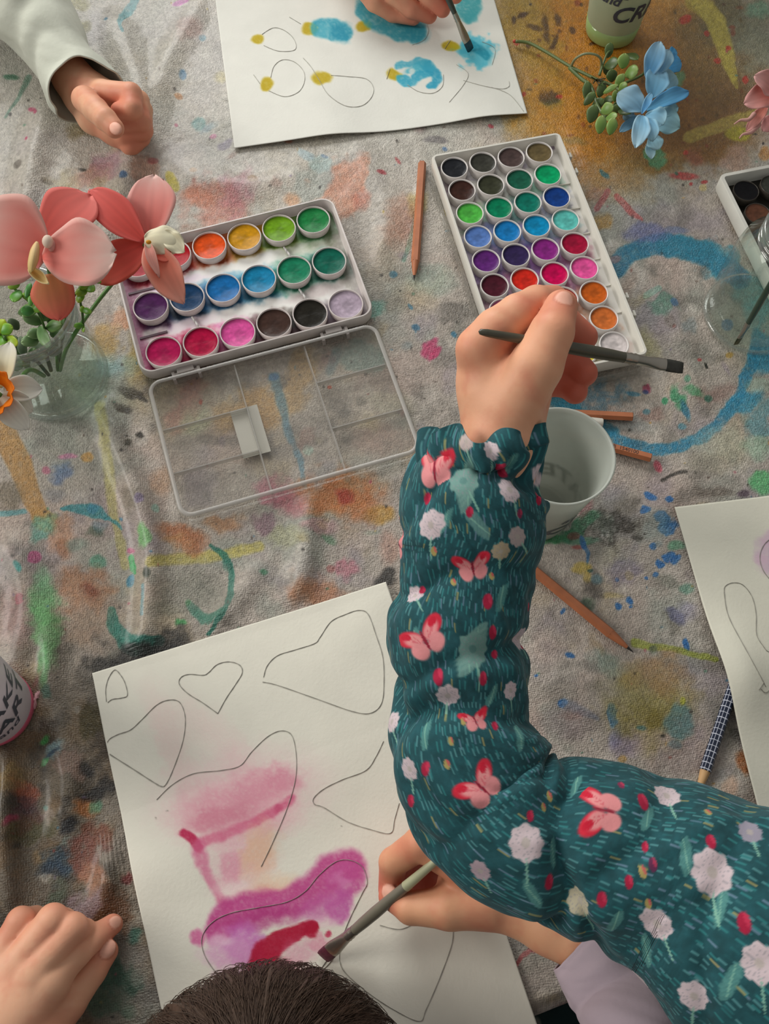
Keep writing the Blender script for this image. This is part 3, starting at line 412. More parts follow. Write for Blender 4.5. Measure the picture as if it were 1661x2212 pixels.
# left 18-pan palette; lattice of pan centres measured on the table
LA = math.radians(19.12); LE = np.array([math.cos(LA), math.sin(LA)]); LN = np.array([-LE[1], LE[0]])
_k = (CH-.0084)/(CH-.00616); L0 = np.array([-.3296, .7457])*CH*_k; LDC = .04764*CH*_k; LDR = .0708*CH*_k
Lc = L0+LE*2.5*LDC-LN*LDR
LW, LH = .186, .1215
lp = thing('watercolor_palette', 'watercolour box of eighteen large pans with its clear lid open, beside the pink orchids', 'paint palette', (Lc[0], Lc[1], 0.0006), LA)
def tray(name, w, h, r, zt, zf, matx, parent, floorpaint, wall=.0022, z0=0.):
    V, Fc = shell(w, h, r, [(.004, z0), (.0008, z0+.001), (0, z0+.003), (0, zt-.001), (.0006, zt), (wall-.0006, zt), (wall, zt-.001), (wall+.0004, zf+.001), (wall+.001, zf)], 8)
    g = G(); g.add(V, Fc); m = 36; g.F.append(list(range(m))[::-1]); o = g.build(name, matx, parent, auto=50)
    # painted floor, fine grid
    nx = int((w-2*wall)/.0009); ny = int((h-2*wall)/.0009); xs = np.linspace(-w/2+wall+.0004, w/2-wall-.0004, nx); ys = np.linspace(-h/2+wall+.0004, h/2-wall-.0004, ny)
    X, Y = np.meshgrid(xs, ys, indexing='ij'); rr = r-wall; ax = np.abs(X)-(w/2-wall-rr); ay = np.abs(Y)-(h/2-wall-rr); out = (ax > 0) & (ay > 0) & (np.hypot(ax, ay) > rr+.0004)
    P_ = Paint(X*1000, Y*1000, hx('d6d3cc'), 9.); floorpaint(P_)
    Fq = gridf_np(nx, ny); ok = ~out.ravel()[Fq].any(1)
    mesh('tray_floor', np.stack([X, Y, np.full_like(X, zf)], -1).reshape(-1, 3), Fq[ok], floorm, parent, cols=np.clip(P_.lin()*1.15, 0, .85)); return o
floorm = pm('paint_smeared_plastic', attr=True, rough=.3, spec=.2)
def lxy(c, r): o = (-.0008 if r != 1 else 0)*(1 if r == 0 else -1); return ((c-2.5)*LDC+o, (1-r)*LDR)
LCOL = [['9c1024', 'a41420', 'd8501c', 'c08a14', '6c9a1c', '1f7a40'], ['4a2450', '1a3a5c', '1a66a4', '1a7ca6', '1c7a58', '14604f'], ['b01c54', 'ac1440', 'd4549a', '42302a', '26241f', 'b0a0b0']]
LNAME = [['crimson', 'scarlet', 'orange', 'ochre yellow', 'lime green', 'emerald green'], ['dark purple', 'navy blue', 'bright blue', 'turquoise blue', 'sea green', 'dark teal green'], ['magenta', 'raspberry red', 'candy pink', 'dark brown', 'black', 'dirty white']]
def lfloor(P_):
    P_.c[:] = hx('d4d4d0'); b = P_.blob
    for r in range(3):
        for c in range(6):
            x, y = lxy(c, r); b(x*1000, y*1000, 20, 17.5, 0, LCOL[r][c], .85 if c < 2 else .72, .3, .5)
            b(x*1000, y*1000, 16.2, 15.8, 0, np.array(hx(LCOL[r][c]))*.5, .9, .14, .3)
    for x, y, rx, ry, c, a_ in [(-10, 22, 44, 6.5, 'dcdcd8', .9), (20, 24, 26, 6, 'dcdcd8', .85), (-55, 20, 30, 5, 'cdb8cc', .7), (5, -21, 40, 6.5, 'dcdcd8', .92), (-50, -20, 24, 6, 'd2c0cc', .75), (55, -20, 26, 5, 'b7a9a8', .7), (60, 22, 22, 6, 'a9b39c', .6), (24, 54, 30, 7, 'a06418', .85), (-30, 54, 40, 8, '944028', .85), (60, 54, 24, 7, '4c6a28', .7), (84, 20, 6, 40, '5a5a48', .7), (20, -52, 60, 6, '4a3038', .6), (-88, 0, 6, 60, '7a3458', .7), (88, -10, 5, 50, '8a8480', .6), (0, -57, 90, 4, '6a4a58', .6), (-8, 14, 26, 4, '5fa0b4', .5), (20, 4, 30, 3, '4f8a94', .5), (70, 40, 20, 16, '5a7040', .4)]: b(x, y, rx, ry, 0, c, a_, .5, .7)
tray('tray', LW, LH, .011, .0125, .0022, rim_stained, lp, lfloor)
proto = [None]; panm = pm('pan_plastic', 'd8cfcc', rough=.3, var=.1, varscale=90)
for r in range(3):
    for c in range(6):
        x, y = lxy(c, r); p = make_pan(.0139, .0078, .0009, panm, lp, x, y, .0022, proto); COLN = {LCOL[r][c]: LNAME[r][c]+' paint'}
        tag(p, 'white pan of '+LNAME[r][c]+' paint'); make_paint(.0130, .0062, LCOL[r][c], p, 1.2 if (r, c) in ((0, 2), (1, 2), (2, 2), (1, 3)) else .7, r*6+c)
for c, r in ((4, 0), (4, 1), (1, 1)):
    x, y = lxy(c, r); g = G()
    for k in (0, 1): g.add(*tube([(x-.0006+k*.0014, y-.0155-k*.005, .0042), (x+.0002+k*.0014, y-.0185-k*.005, .0046), (x+.0006+k*.0014, y-.0215-k*.005, .0042)], .0009, 8))
    g.build('metal_clip', pm('clip_white', 'c8c6c4', rough=.2), lp)
for yy in (.0215, -.022):  # raised strips, their dark colour stands for the darkness inside open slots
    g = G(); g.add(*box(-.088, -.066, yy-.0009, yy+.0009, .0022, .0032)); tag(g.build('slot_strip', pm('slot_dark', '4a2838', rough=.3), lp, smooth=False), 'dark purple strip standing in for a slot')
# clear lid, hinged at the near long edge and lying flat
lid = G(); prof = [(.0025, .0), (.0006, .0008), (0, .002), (0, .0075), (.001, .009), (.0022, .0092), (.0030, .0085), (.0034, .0022), (.0036, .0016)]
V, Fc = shell(.184, .119, .011, prof, 8); ly = -LH/2-.0625-.0015; lid.add([(x, y+ly, z) for x, y, z in V], Fc); m = 36; lid.F.append([8*m+k for k in range(m)])
def rib(x0, y0, x1, y1, h=.0042, t=.0009):
    d = np.array([x1-x0, y1-y0]); L = np.linalg.norm(d); d /= L; n = np.array([-d[1], d[0]])*t
    P0 = np.array([x0, y0+ly]); P1 = np.array([x1, y1+ly]); q = [P0-n, P1-n, P1+n, P0+n]; q2 = [P0-n*.5, P1-n*.5, P1+n*.5, P0+n*.5]
    return [(*p, .0016) for p in q]+[(*p, .0016+h) for p in q2], [[4, 5, 6, 7], [0, 1, 5, 4], [1, 2, 6, 5], [2, 3, 7, 6], [3, 0, 4, 7]]
lo_ = lid.build('clear_lid', clear, lp, auto=35); tag(lo_, 'transparent open lid with divided mixing wells')
ribm = glass('clear_rib', (.84, .84, .82), 1.5, .02, .1, haze=.35)
for a_ in [(-.0235, .056, -.0235, -.056), (.0325, .056, .0325, -.056), (-.088, .017, -.0235, .017), (-.088, -.020, -.0235, -.020), (.0325, .022, .088, .022), (.0325, -.019, .088, -.019)]:
    g = G(); g.add(*rib(*a_)); g.build('divider_rib', ribm, lo_, smooth=False)
g = G(); V, Fc = shell(.181, .116, .010, [(-.0006, .0086), (.0004, .0098), (.0018, .0099), (.0026, .0090)], 8); g.add([(x, y+ly, z) for x, y, z in V], Fc); tag(g.build('lid_lip', glass('lip_plastic', (.88, .87, .86), 1.5, .03, .15, haze=.5), lo_), 'milky rounded lip of the lid')
g = G(); g.add([(-.0365, .020+ly, .0012), (-.0365, -.0215+ly, .0012), (-.0155, -.0215+ly, .0012), (-.0155, .020+ly, .0012)], [[0, 1, 2, 3]]); tag(g.build('paper_label', pm('label_paper', 'c6c3ba', rough=.6, bump=(60, .1, .001), var=.06), lo_, smooth=False, solid=.0002), 'blank white sticker on the lid')
hinge = pm('hinge_plastic', 'b4aca8', rough=.2, spec=.6, transp=.25)
for hxp in (-.060, .058):
    g = G(); g.add(*box(hxp-.0065, hxp+.0065, -LH/2-.0050, -LH/2+.0002, .0035, .0095)); g.add(*tube([(hxp-.0105, -LH/2-.0042, .0062), (hxp, -LH/2-.0042, .0062), (hxp+.0105, -LH/2-.0042, .0062)], .0022, 10))
    for s in (-1, 1): g.add(*box(hxp+s*.0098-.0012, hxp+s*.0098+.0012, -LH/2-.0095, -LH/2-.002, .002, .0088))
    g.build('hinge', hinge, lp, smooth=False, bevel=.0004)
# middle 36-pan palette
RA = math.radians(14.9); RE = np.array([math.cos(RA), math.sin(RA)]); RN = np.array([-RE[1], RE[0]]); _k = (CH-.0203)/(CH-.00924); R0 = np.array([.0833, .9148])*CH*_k; RDC = .0407*CH*_k; RDR = .0399*CH*_k
Rw, Rh = .1125, .2235
Rc = R0+RE*(Rw/2-.0165)-RN*(Rh/2-.0155)
ZB = .0085
rp = thing('watercolor_palette', 'long white watercolour box with nine rows of four small pans', 'paint palette', (Rc[0], Rc[1], .0004), RA)
RCOL = [['24262a', '3a3a34', '4c3e3c', '65583c'], ['3c2620', '383a2c', '1c5844', '0c9a60'], ['4caa44', '0c7a54', '12705f', '183c80'], ['5476b4', '1a74b4', '1284b4', '5cb8b0'], ['5c2870', '33284f', '84287c', '9c1838'], ['4a1c28', 'cc2c20', 'c40c50', 'e05498'], ['b45a7c', 'c8a48a', 'a83c34', 'c05c20'], ['8a6a7a', 'b06a4a', 'e04a1c', 'c86c34'], ['9a9060', 'c0b040', 'c8b83c', 'cfc6c4']]
RNAME = [['black', 'charcoal', 'brown grey', 'khaki'], ['dark brown', 'olive black', 'pine green', 'bright green'], ['grass green', 'emerald', 'teal', 'deep blue'], ['periwinkle', 'azure', 'cerulean', 'aqua'], ['violet', 'indigo', 'plum', 'crimson'], ['maroon', 'scarlet', 'cherry', 'hot pink'], ['rose', 'beige', 'brick red', 'copper'], ['mauve', 'tan', 'orange', 'bronze orange'], ['sand', 'mustard', 'yellow', 'white']]
def rxy(c, r): return (-Rw/2+.0165+c*RDC, Rh/2-.0155-r*RDR)
def rfloor(P_):
    P_.c[:] = hx('d2cfc9'); b = P_.blob
    for x, y, rx, ry, c, a_ in [(-12, 4, 42, 40, '6a5494', .85), (10, 5, 26, 26, '8f7ab4', .6), (-5, -18, 30, 14, '9a86b4', .5), (-30, -48, 20, 16, 'b89ab4', .6), (10, -50, 16, 12, 'a44a30', .5), (-28, 22, 12, 16, '9a8ab0', .5), (12, -62, 9, 10, 'b4582c', .75), (-42, 90, 16, 20, '8a7c84', .6), (-10, 100, 50, 8, '8c8488', .45), (-46, 60, 7, 50, '8a7a88', .4), (38, -96, 14, 8, 'd0a898', .6), (46, 106, 6, 3, '4a3040', .7)]: b(x, y, rx, ry, 0, c, a_, .55, .9, .6)
    rs = np.random.RandomState(3)
    for i in range(330):
        b(-54+rs.rand()*(84 if rs.rand() < .8 else 106), -110+220*rs.rand(), .6+2.6*rs.rand(), .6+2.4*rs.rand(), rs.randint(180), ['5c5270', '7a6a98', '8a8690', '4a4650', '9a84b0'][rs.randint(5)], .3+.35*rs.rand(), .4, .9)
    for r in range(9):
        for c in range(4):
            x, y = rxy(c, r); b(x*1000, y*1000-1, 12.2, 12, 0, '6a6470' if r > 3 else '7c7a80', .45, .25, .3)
            if 1 <= r: b(x*1000+rs.randn()*2, y*1000+rs.randn()*2, 13.4, 13.4, 0, RCOL[r][c], .30, .35, .7)
tray('tray', Rw, Rh, .005, ZB+.0150, ZB+.004, white_pl, rp, rfloor, wall=.0028, z0=ZB)
proto = [None]; panw = pm('white_pan', 'd5d0cc', rough=.28, var=.06, varscale=90)
for r in range(9):
    for c in range(4):
        x, y = rxy(c, r); p = make_pan(.0114, .0092, .0011, panw, rp, x, y, ZB+.004, proto); COLN = {RCOL[r][c]: RNAME[r][c]+' paint'}; tag(p, 'white pan of '+RNAME[r][c]+' paint'); make_paint(.0103, .0078, RCOL[r][c], p, .8, 100+r*4+c)
for k, y in enumerate(np.linspace(Rh/2-.02, -Rh/2+.02, 8)):
    if k in (0, 7): continue
    g = G(); g.add(*box(Rw/2-.0215, Rw/2-.0035, y-.0005, y+.0005, ZB+.004, ZB+.0052)); g.build('mixing_divider', white_pl, rp, smooth=False)
for y in (.0905, .0735, -.0545, -.0715):
    g = G(); g.add(*box(Rw/2-.0005, Rw/2+.0040, y-.0014, y+.0014, ZB+.004, ZB+.0085)); g.add(*box(Rw/2+.0032, Rw/2+.0050, y-.0026, y+.0026, ZB+.0035, ZB+.0098)); g.build('hinge_clip', white_pl, rp, smooth=False, bevel=.0005)
g = G(); V, Fc = shell(Rw+.001, Rh+.001, .006, [(.003, 0), (.0004, .001), (0, .003), (.0004, ZB-.0002), (.002, ZB-.0002), (.0024, .002)], 6); g.add([(x-.0012, y-.0042, z) for x, y, z in V], Fc)
g.build('clear_lid', clear, rp, auto=40); g = G(); g.add(*tube([(-Rw/2-.001, .062, .010), (-Rw/2-.0036, .06, .0105), (-Rw/2-.0036, .048, .0105), (-Rw/2-.001, .046, .010)], .0018, 8)); g.build('lid_latch', clear, rp)
# right-edge palette with black smeared wells
TAn = math.radians(15.5); TEx = np.array([math.cos(TAn), math.sin(TAn)]); TNy = np.array([-TEx[1], TEx[0]]); tl = W(1551, 378, .015)[:2]; tc_ = tl+TEx*.056-TNy*.105
tp = thing('watercolor_palette', 'white watercolour box with black smeared wells at the right edge, behind the glass jar', 'paint palette', (*tc_, .0004), TAn)
def tfloor(P_):
    P_.c[:] = hx('1c1a16')
    for i in range(70): P_.blob(-54+108*np.random.rand(), -104+208*np.random.rand(), 3+6*np.random.rand(), 2+5*np.random.rand(), 0, ['3a3028', '4a4038', '14120f', '2c2a20'][i % 4], .6, .5, 1)
tray('tray', .112, .21, .006, .0155, .004, pm('scuffed_white', 'd0cfc6', rough=.3, var=.08), tp, tfloor, wall=.004)
proto = [None]; pang = pm('smoky_pan', '565048', rough=.25, var=.2, transp=.35)
TC = [['141416', '3c3e38', '2c2a26', '242420'], ['5a3a2c', '3a3420', '4a4a30', '2c3a20'], ['1c5a2c', '1a6a40', '2a5a50', '1a3a60']]; TNm = [['black', 'dark grey', 'soot', 'slate'], ['brown', 'olive', 'moss', 'dark moss'], ['green', 'leaf green', 'dark teal', 'navy']]
for r in range(8):
    for c in range(4):
        x, y = -.056+.019+c*.0245, .105-.0185-r*.0245; p = make_pan(.0108, .0075, .0006, pang, tp, x, y, .004, proto); cc = TC[r % 3][c] if r < 3 else ['3a3a4a', '6a2a2a', '4a3a6a', '7a5a2a'][(r+c) % 4]; make_paint(.0101, .0066, cc, p, .7, 300+r*4+c)
# ---------------- papers ----------------
def quad_frame(tl, e, w, h): e = np.array(e)/np.linalg.norm(e); n = np.array([-e[1], e[0]]); return tl, e, n, w, h
pencil_line = pm('graphite_line', '98958c', rough=.5, spec=.3)
paperm = pm('watercolour_paper', attr=True, rough=.75, spec=.2, bump=(500, .25, .0006), bump2=(45, .12, .0015))
def paper(name, tl, ang, w, h, label, zf, paintf, lines, step=.0009, cut=None, sag=None, ln=None):
    e = np.array([math.cos(ang), math.sin(ang)]); n = np.array([-e[1], e[0]]); us = np.arange(0, w+1e-6, step); vs = np.arange(0, h+1e-6, step); U, V = np.meshgrid(us, vs, indexing='ij')
    bx = sag(U/w, V/h) if sag else 0
    X = tl[0]+e[0]*(U+bx)-n[0]*V; Y = tl[1]+e[1]*(U+bx)-n[1]*V; Z = zf(U/w, V/h)
    pos = np.stack([X, Y, Z], -1).reshape(-1, 3); px = PX(np.stack([X, Y, np.zeros_like(X)], -1).reshape(-1, 3))
    P_ = Paint(px[:, 0], px[:, 1], hx('cdcabc'), 22.); paintf(P_); _g = P_.c.mean(1, keepdims=True); P_.c = _g+(P_.c-_g)*.9; _s = P_.c.max(1, keepdims=True)-P_.c.min(1, keepdims=True); cols = np.clip(P_.lin()*(1.3-.5*_s), 0, .88)
    g_V = [pos]; Fq = gridf_np(len(us), len(vs)); Fc = [Fq]; mi = [np.zeros(len(Fq), int)]; nV = len(pos); cc = [cols]
    for pts, wd, closed in lines:
        c = crom([W(x, y, 0)[:2] for x, y in pts], 12, closed)
        # keep only what lies on the sheet
        rel = c-np.array(tl[:2]); uu = rel@e; vv = -(rel@n); ok = (uu > .001) & (uu < w-.001) & (vv > .001) & (vv < h-.001)
        zz = zf(np.clip(uu/w, 0, 1), np.clip(vv/h, 0, 1)); t = np.gradient(c, axis=0); t /= np.linalg.norm(t, axis=1)[:, None]+1e-9; nn = np.stack([-t[:, 1], t[:, 0]], 1)
        jit = (1+.35*np.sin(np.arange(len(c))*.9))[:, None]*wd*.34
        A = np.concatenate([np.column_stack([c+nn*jit, zz+.00012]), np.column_stack([c-nn*jit, zz+.00012])]); m = len(c)
        f = [[i, i+1, m+i+1, m+i] for i in range(m-1) if ok[i] and ok[i+1]]
        if closed and ok[0] and ok[-1]: f.append([m-1, 0, m, 2*m-1])
        if not f: continue
        g_V.append(A); Fc.append(np.array(f)+nV); mi.append(np.ones(len(f), int)); nV += 2*m; cc.append(np.ones((2*m, 3))*.4)
    o = mesh(name, np.concatenate(g_V), np.concatenate(Fc), None, mats=[paperm, ln or pencil_line], midx=np.concatenate(mi), cols=np.concatenate(cc))
    md = o.modifiers.new('thickness', 'SOLIDIFY'); md.thickness = .00032; md.offset = -1
    return tag(o, label, 'paper')
# lower sheet: hearts and pink wash
LPA = .3405; tlp = W(200, 1455)[:2]
def z1(u, v): return .0012+.0022*np.sin(np.pi*np.clip((v-.02)/.3, 0, 1))*(1-.5*u)+.0045*np.exp(-((v-.47+.18*u)/.11)**2)*(1-u)**.7+.002*np.exp(-((v-.66+.1*u)/.09)**2)*(1-.6*u)+.002*(1-u)*sst(.8, 1, v)+.0018*np.exp(-((v-.42+.4*u)/.08)**2)*sst(.5, 1, u)
def f1(P_):
    b = P_.blob; s = P_.stroke
    b(520, 1720, 150, 80, -10, 'd9a0ac', .55, .7, .6, .35); b(500, 1750, 110, 60, -10, 'd07c92', .6, .6, .6, .35); b(420, 1560, 60, 30, 60, 'dcbcb8', .35, .7); b(370, 1600, 30, 110, -20, 'd8b2b0', .4, .7, .6); b(500, 1620, 30, 80, -30, 'd9b4b4', .35, .7); b(580, 1700, 66, 40, -15, 'cf7c92', .55, .6, .7, .4); b(610, 1690, 40, 28, 0, 'cf7890', .5, .6); b(470, 1770, 70, 24, -20, 'c86c84', .55, .5); b(600, 1760, 44, 44, 0, 'd8a4ac', .5, .7)
    s(crom([(440, 1822), (520, 1790), (600, 1750), (632, 1728)], 4), [11, 10, 9, 8], 'd2507a', .75, .5, .5); s([(398, 1800), (418, 1815), (432, 1832)], [9, 9, 10], 'c01848', .9, .35, .4); b(602, 1748, 10, 8, 0, 'c84c74', .8, .4)
    s(crom([(432, 1832), (445, 1880), (475, 1930), (490, 1955)], 4), [16, 12, 11, 14], 'd0608a', .75, .5, .6); b(520, 1860, 60, 60, 0, 'dca4b0', .6, .7, .6, .4); b(505, 1870, 26, 36, 20, 'd4809a', .6, .5, .8); b(560, 1840, 34, 60, 15, 'dcb090', .8, .6, .6); b(600, 1910, 44, 24, 0, 'dcb898', .6, .6); b(560, 1925, 50, 14, -10, 'd8a08c', .6, .5); b(505, 1920, 40, 16, 0, 'dcc0c0', .6, .6)
    s(crom([(470, 2015), (500, 1975), (560, 1955), (620, 1950), (680, 1920), (720, 1880), (755, 1870)], 5), [26, 34, 32, 30, 36, 36, 34], 'be3c84', .92, .3, .5, .25); b(748, 1905, 38, 46, 10, 'c04a90', .9, .3, .5); b(735, 1960, 28, 36, 20, 'c050a0', .85, .35, .5); b(740, 1905, 20, 20, 0, 'd08ab8', .55, .6, .8); b(690, 1960, 50, 26, -20, 'c45aa0', .7, .4); b(560, 1985, 90, 22, -10, 'b03078', .7, .5); b(428, 2024, 14, 18, 0, 'cf5c94', .9, .35, .5); b(700, 1990, 30, 14, 0, 'd8b4c0', .6, .6)
    b(530, 2040, 40, 50, 0, 'c060b0', .85, .35, .5); b(500, 2060, 56, 40, 0, 'd090bc', .75, .5, .6); b(480, 2030, 26, 12, 0, 'd8b8c8', .7, .5)
    s(crom([(565, 2100), (575, 2060), (610, 2030), (650, 2010), (675, 2000)], 4), [30, 30, 22, 16, 14], 'bc1034', .95, .15, .4, .1); b(672, 2008, 16, 16, 0, 'be1236', .95, .2); b(711, 2017, 7, 8, 0, 'c8204c', .9); b(690, 2035, 24, 18, 0, 'd88aa0', .75, .4, .9); b(650, 2060, 30, 30, 40, 'd890a8', .6, .6); b(620, 2090, 26, 20, 0, 'cc5070', .6, .5)
    for x, y in [(339, 1768), (363, 1752), (738, 1785)]: b(x, y, 2, 2, 0, '7a7468', .7)
HL = [([(232, 1517), (230, 1490), (236, 1465), (249, 1448), (262, 1460), (272, 1478), (277, 1503), (265, 1509), (245, 1512), (235, 1519)], .00055, False),
 ([(472, 1543), (440, 1520), (408, 1500), (389, 1480), (392, 1465), (410, 1458), (440, 1460), (452, 1454), (470, 1437), (495, 1431), (518, 1438), (524, 1455), (510, 1480), (490, 1510), (472, 1543)], .00055, False),
 ([(568, 1475), (600, 1482), (680, 1510), (760, 1538), (800, 1542), (824, 1520), (829, 1470), (826, 1420), (812, 1375), (795, 1330), (775, 1321), (745, 1330), (715, 1345), (692, 1378), (680, 1392), (640, 1405), (600, 1418), (578, 1440), (570, 1465)], .0005, False),
 ([(232, 1620), (238, 1600), (258, 1588), (285, 1578), (310, 1555), (340, 1525), (365, 1514), (388, 1517), (400, 1540), (402, 1570), (395, 1610), (375, 1665), (360, 1695), (350, 1699), (330, 1688), (290, 1662), (240, 1630), (232, 1622)], .00055, False),
 ([(340, 1728), (375, 1695), (420, 1672), (480, 1665), (520, 1655), (545, 1625), (580, 1592), (610, 1580), (632, 1592), (641, 1640), (638, 1690), (620, 1750), (590, 1820), (565, 1872)], .0004, False),
 ([(690, 2100), (720, 2068), (755, 1985), (782, 1930), (793, 1905), (782, 1872), (755, 1858), (725, 1862), (690, 1890), (660, 1925), (620, 1948), (560, 1960), (500, 1972), (460, 1992), (438, 2025), (445, 2065), (475, 2110)], .0004, False),
 ([(828, 1602), (812, 1635), (790, 1665), (740, 1685), (700, 1705), (678, 1725), (680, 1738), (700, 1745), (750, 1775), (800, 1792), (843, 1800), (852, 1770), (862, 1735)], .0004, False),
 ([(735, 2048), (734, 2075), (745, 2100), (790, 2140), (850, 2180), (905, 2205), (920, 2180), (950, 2110), (975, 2040), (978, 2002)], .0004, False), ([(820, 1998), (862, 2007), (895, 1995)], .0004, False), ([(655, 2135), (690, 2096), (722, 2050)], .0005, False)]
def sag1(u, v): return .006*np.exp(-((v-.25)/.2)**2)*(1-u)*-.3
paper('painting_paper', tlp, LPA, .2095, .297, 'white sheet with pencilled hearts and a wet pink and red wash, nearest the viewer', z1, f1, HL, .0009)
# top sheet: yellow and blue blots
br = W(507, 324)[:2]; b2 = W(1141, 250)[:2]; e_ = (b2-br); TPW = np.linalg.norm(e_); TPA = math.atan2(e_[1], e_[0]); n_ = np.array([-e_[1], e_[0]])/TPW; PH = .21 if TPW > .25 else .297; ttl = br+n_*PH
def z2(u, v): return .0012+.0030*np.exp(-((u-.33)/.12)**2)*sst(.3, 1, v)+.002*np.exp(-((u-.85)/.1)**2)*v**2+.0012*np.sin(u*9)*v
def f2(P_):
    b = P_.blob; s = P_.stroke; P_.c[:] = hx('cbcbc2')
    for x, y, rx, ry, a_ in [(557, 89, 15, 11, -10), (669, 64, 17, 14, -10), (577, 186, 13, 14, 20), (695, 173, 21, 15, 0), (785, 57, 18, 12, -15), (851, 162, 17, 13, 10), (973, 103, 18, 10, 10)]: b(x, y, rx, ry, a_, 'c2a612', .95, .25, .35, .2)
    s(crom([(690, 62), (720, 66), (745, 72)], 3), [20, 24, 17], '2a9ab4', .92, .2, .3, .3); b(735, 72, 22, 20, 0, '1487a6', .6, .5); b(700, 68, 16, 16, 0, '5cb4c2', .5, .5)
    s(crom([(790, 25), (820, 45), (860, 62), (895, 72)], 4), [22, 26, 26, 24], '2c9bb0', .92, .2, .4, .35); b(800, 8, 30, 20, 20, '3a9fb0', .85, .3); b(845, 45, 22, 12, 20, '6ab4c0', .45, .5); b(895, 70, 26, 24, 0, '2590a8', .7, .4); b(1012, 20, 28, 32, 10, '32a0a8', .92, .2, .3, .3); b(1018, 42, 18, 14, 0, '3aa4ac', .8, .3)
    b(1028, 115, 40, 34, 10, '4ac0d8', .92, .2, .7, .2); b(1050, 130, 20, 18, 0, '52bcd0', .8, .4); b(1005, 105, 16, 20, 0, '44bcd4', .8, .3); s([(1015, 98), (1035, 112), (1052, 128)], [8, 11, 8], '1694b0', .85, .3)
    b(983, 104, 12, 5, 20, 'c8bc20', .85, .4); b(900, 150, 28, 10, -10, '3cb0c8', .9, .3, .9); s(crom([(868, 170), (885, 180), (905, 165), (925, 160)], 4), [10, 10, 12, 12], '2aa4c4', .92, .25, .6); s(crom([(925, 145), (942, 165), (940, 185), (926, 190)], 4), [9, 10, 8, 6], '1f9cc0', .92, .25, .6); s([(860, 142), (900, 135), (935, 148)], [6, 7, 8], '34a8c4', .85, .3, .8); b(890, 155, 8, 7, 0, 'd2d0c6', .8, .3)
L2 = [([(566, 78), (590, 64), (612, 68), (632, 84), (640, 104), (632, 114), (600, 114), (570, 102)], .0004, False), ([(585, 172), (592, 148), (610, 134), (635, 138), (655, 158), (658, 182), (645, 205), (615, 214), (580, 200)], .0004, False), ([(548, 165), (562, 185)], .0004, False),
 ([(655, 130), (672, 150), (690, 180), (710, 212), (745, 234), (780, 232), (802, 212), (806, 190), (790, 172), (750, 169), (715, 168)], .0004, False), ([(880, 185), (905, 200), (935, 204), (955, 190), (957, 165)], .0004, False), ([(835, 172), (842, 150)], .0004, False), ([(920, 45), (925, 70), (915, 90), (890, 100)], .0003, False), ([(1000, 180), (1040, 192), (1080, 198), (1098, 192), (1098, 180)], .0003, False), ([(985, 145), (1010, 165), (1000, 190), (970, 225)], .0003, False), ([(1060, 195), (1100, 210), (1130, 245)], .0003, False), ([(1040, 95), (1068, 110), (1062, 145)], .0003, False), ([(625, 40), (650, 55)], .0003, False), ([(960, 110), (972, 92)], .0004, False)]
paper('painting_paper', ttl, TPA, TPW, PH, 'white sheet with yellow and turquoise painted blots at the far side of the table', z2, f2, L2, .0011, ln=pm('faint_graphite', 'b4b2a8', rough=.6))
# right sheet
rtl = W(1456, 1097)[:2]; r2 = W(1661, 1075)[:2]; rb = W(1645, 1750)[:2]; er = r2-rtl; RPA = math.atan2(er[1], er[0]); lv = math.atan2(*(rb-rtl)[::-1])+math.pi/2; RPA = (RPA+lv)/2
_q = W(1592, 1462)[:2]-rtl; _qe = (_q@np.array([math.cos(RPA), math.sin(RPA)]))/.21; _qn = (_q@np.array([math.sin(RPA), -math.cos(RPA)]))/.297
def z3(u, v): return .0095*np.exp(-((u-_qe)/.10)**2-((v-_qn)/.10)**2)+ .0012+.004*(1-u)**2*np.exp(-((v-.55)/.3)**2)+.001*np.sin(v*7)
def f3(P_):
    P_.c[:] = hx('c4c2b2'); P_.blob(1665, 1200, 34, 50, 0, 'b79ab0', .8, .25, .4, .3); P_.blob(1640, 1212, 16, 12, 30, 'c2a4b4', .7, .3); P_.blob(1660, 1165, 18, 20, 0, 'bfa0b2', .6, .3)
L3 = [([(1560, 1285), (1562, 1270), (1578, 1262), (1600, 1266), (1620, 1292), (1628, 1330), (1627, 1375), (1640, 1400), (1652, 1412), (1668, 1405)], .00045, False), ([(1560, 1285), (1566, 1330), (1585, 1380), (1612, 1440), (1642, 1490)], .00055, False), ([(1625, 1497), (1636, 1482)], .00045, False), ([(1630, 1495), (1640, 1502), (1652, 1495), (1668, 1478)], .0005, False), ([(1670, 1160), (1648, 1178), (1638, 1205), (1645, 1235), (1668, 1265)], .0005, False)]
paper('painting_paper', rtl, RPA, .21, .297, 'white sheet with pencil outlines and a pale mauve patch at the right edge', z3, f3, L3, .0014)
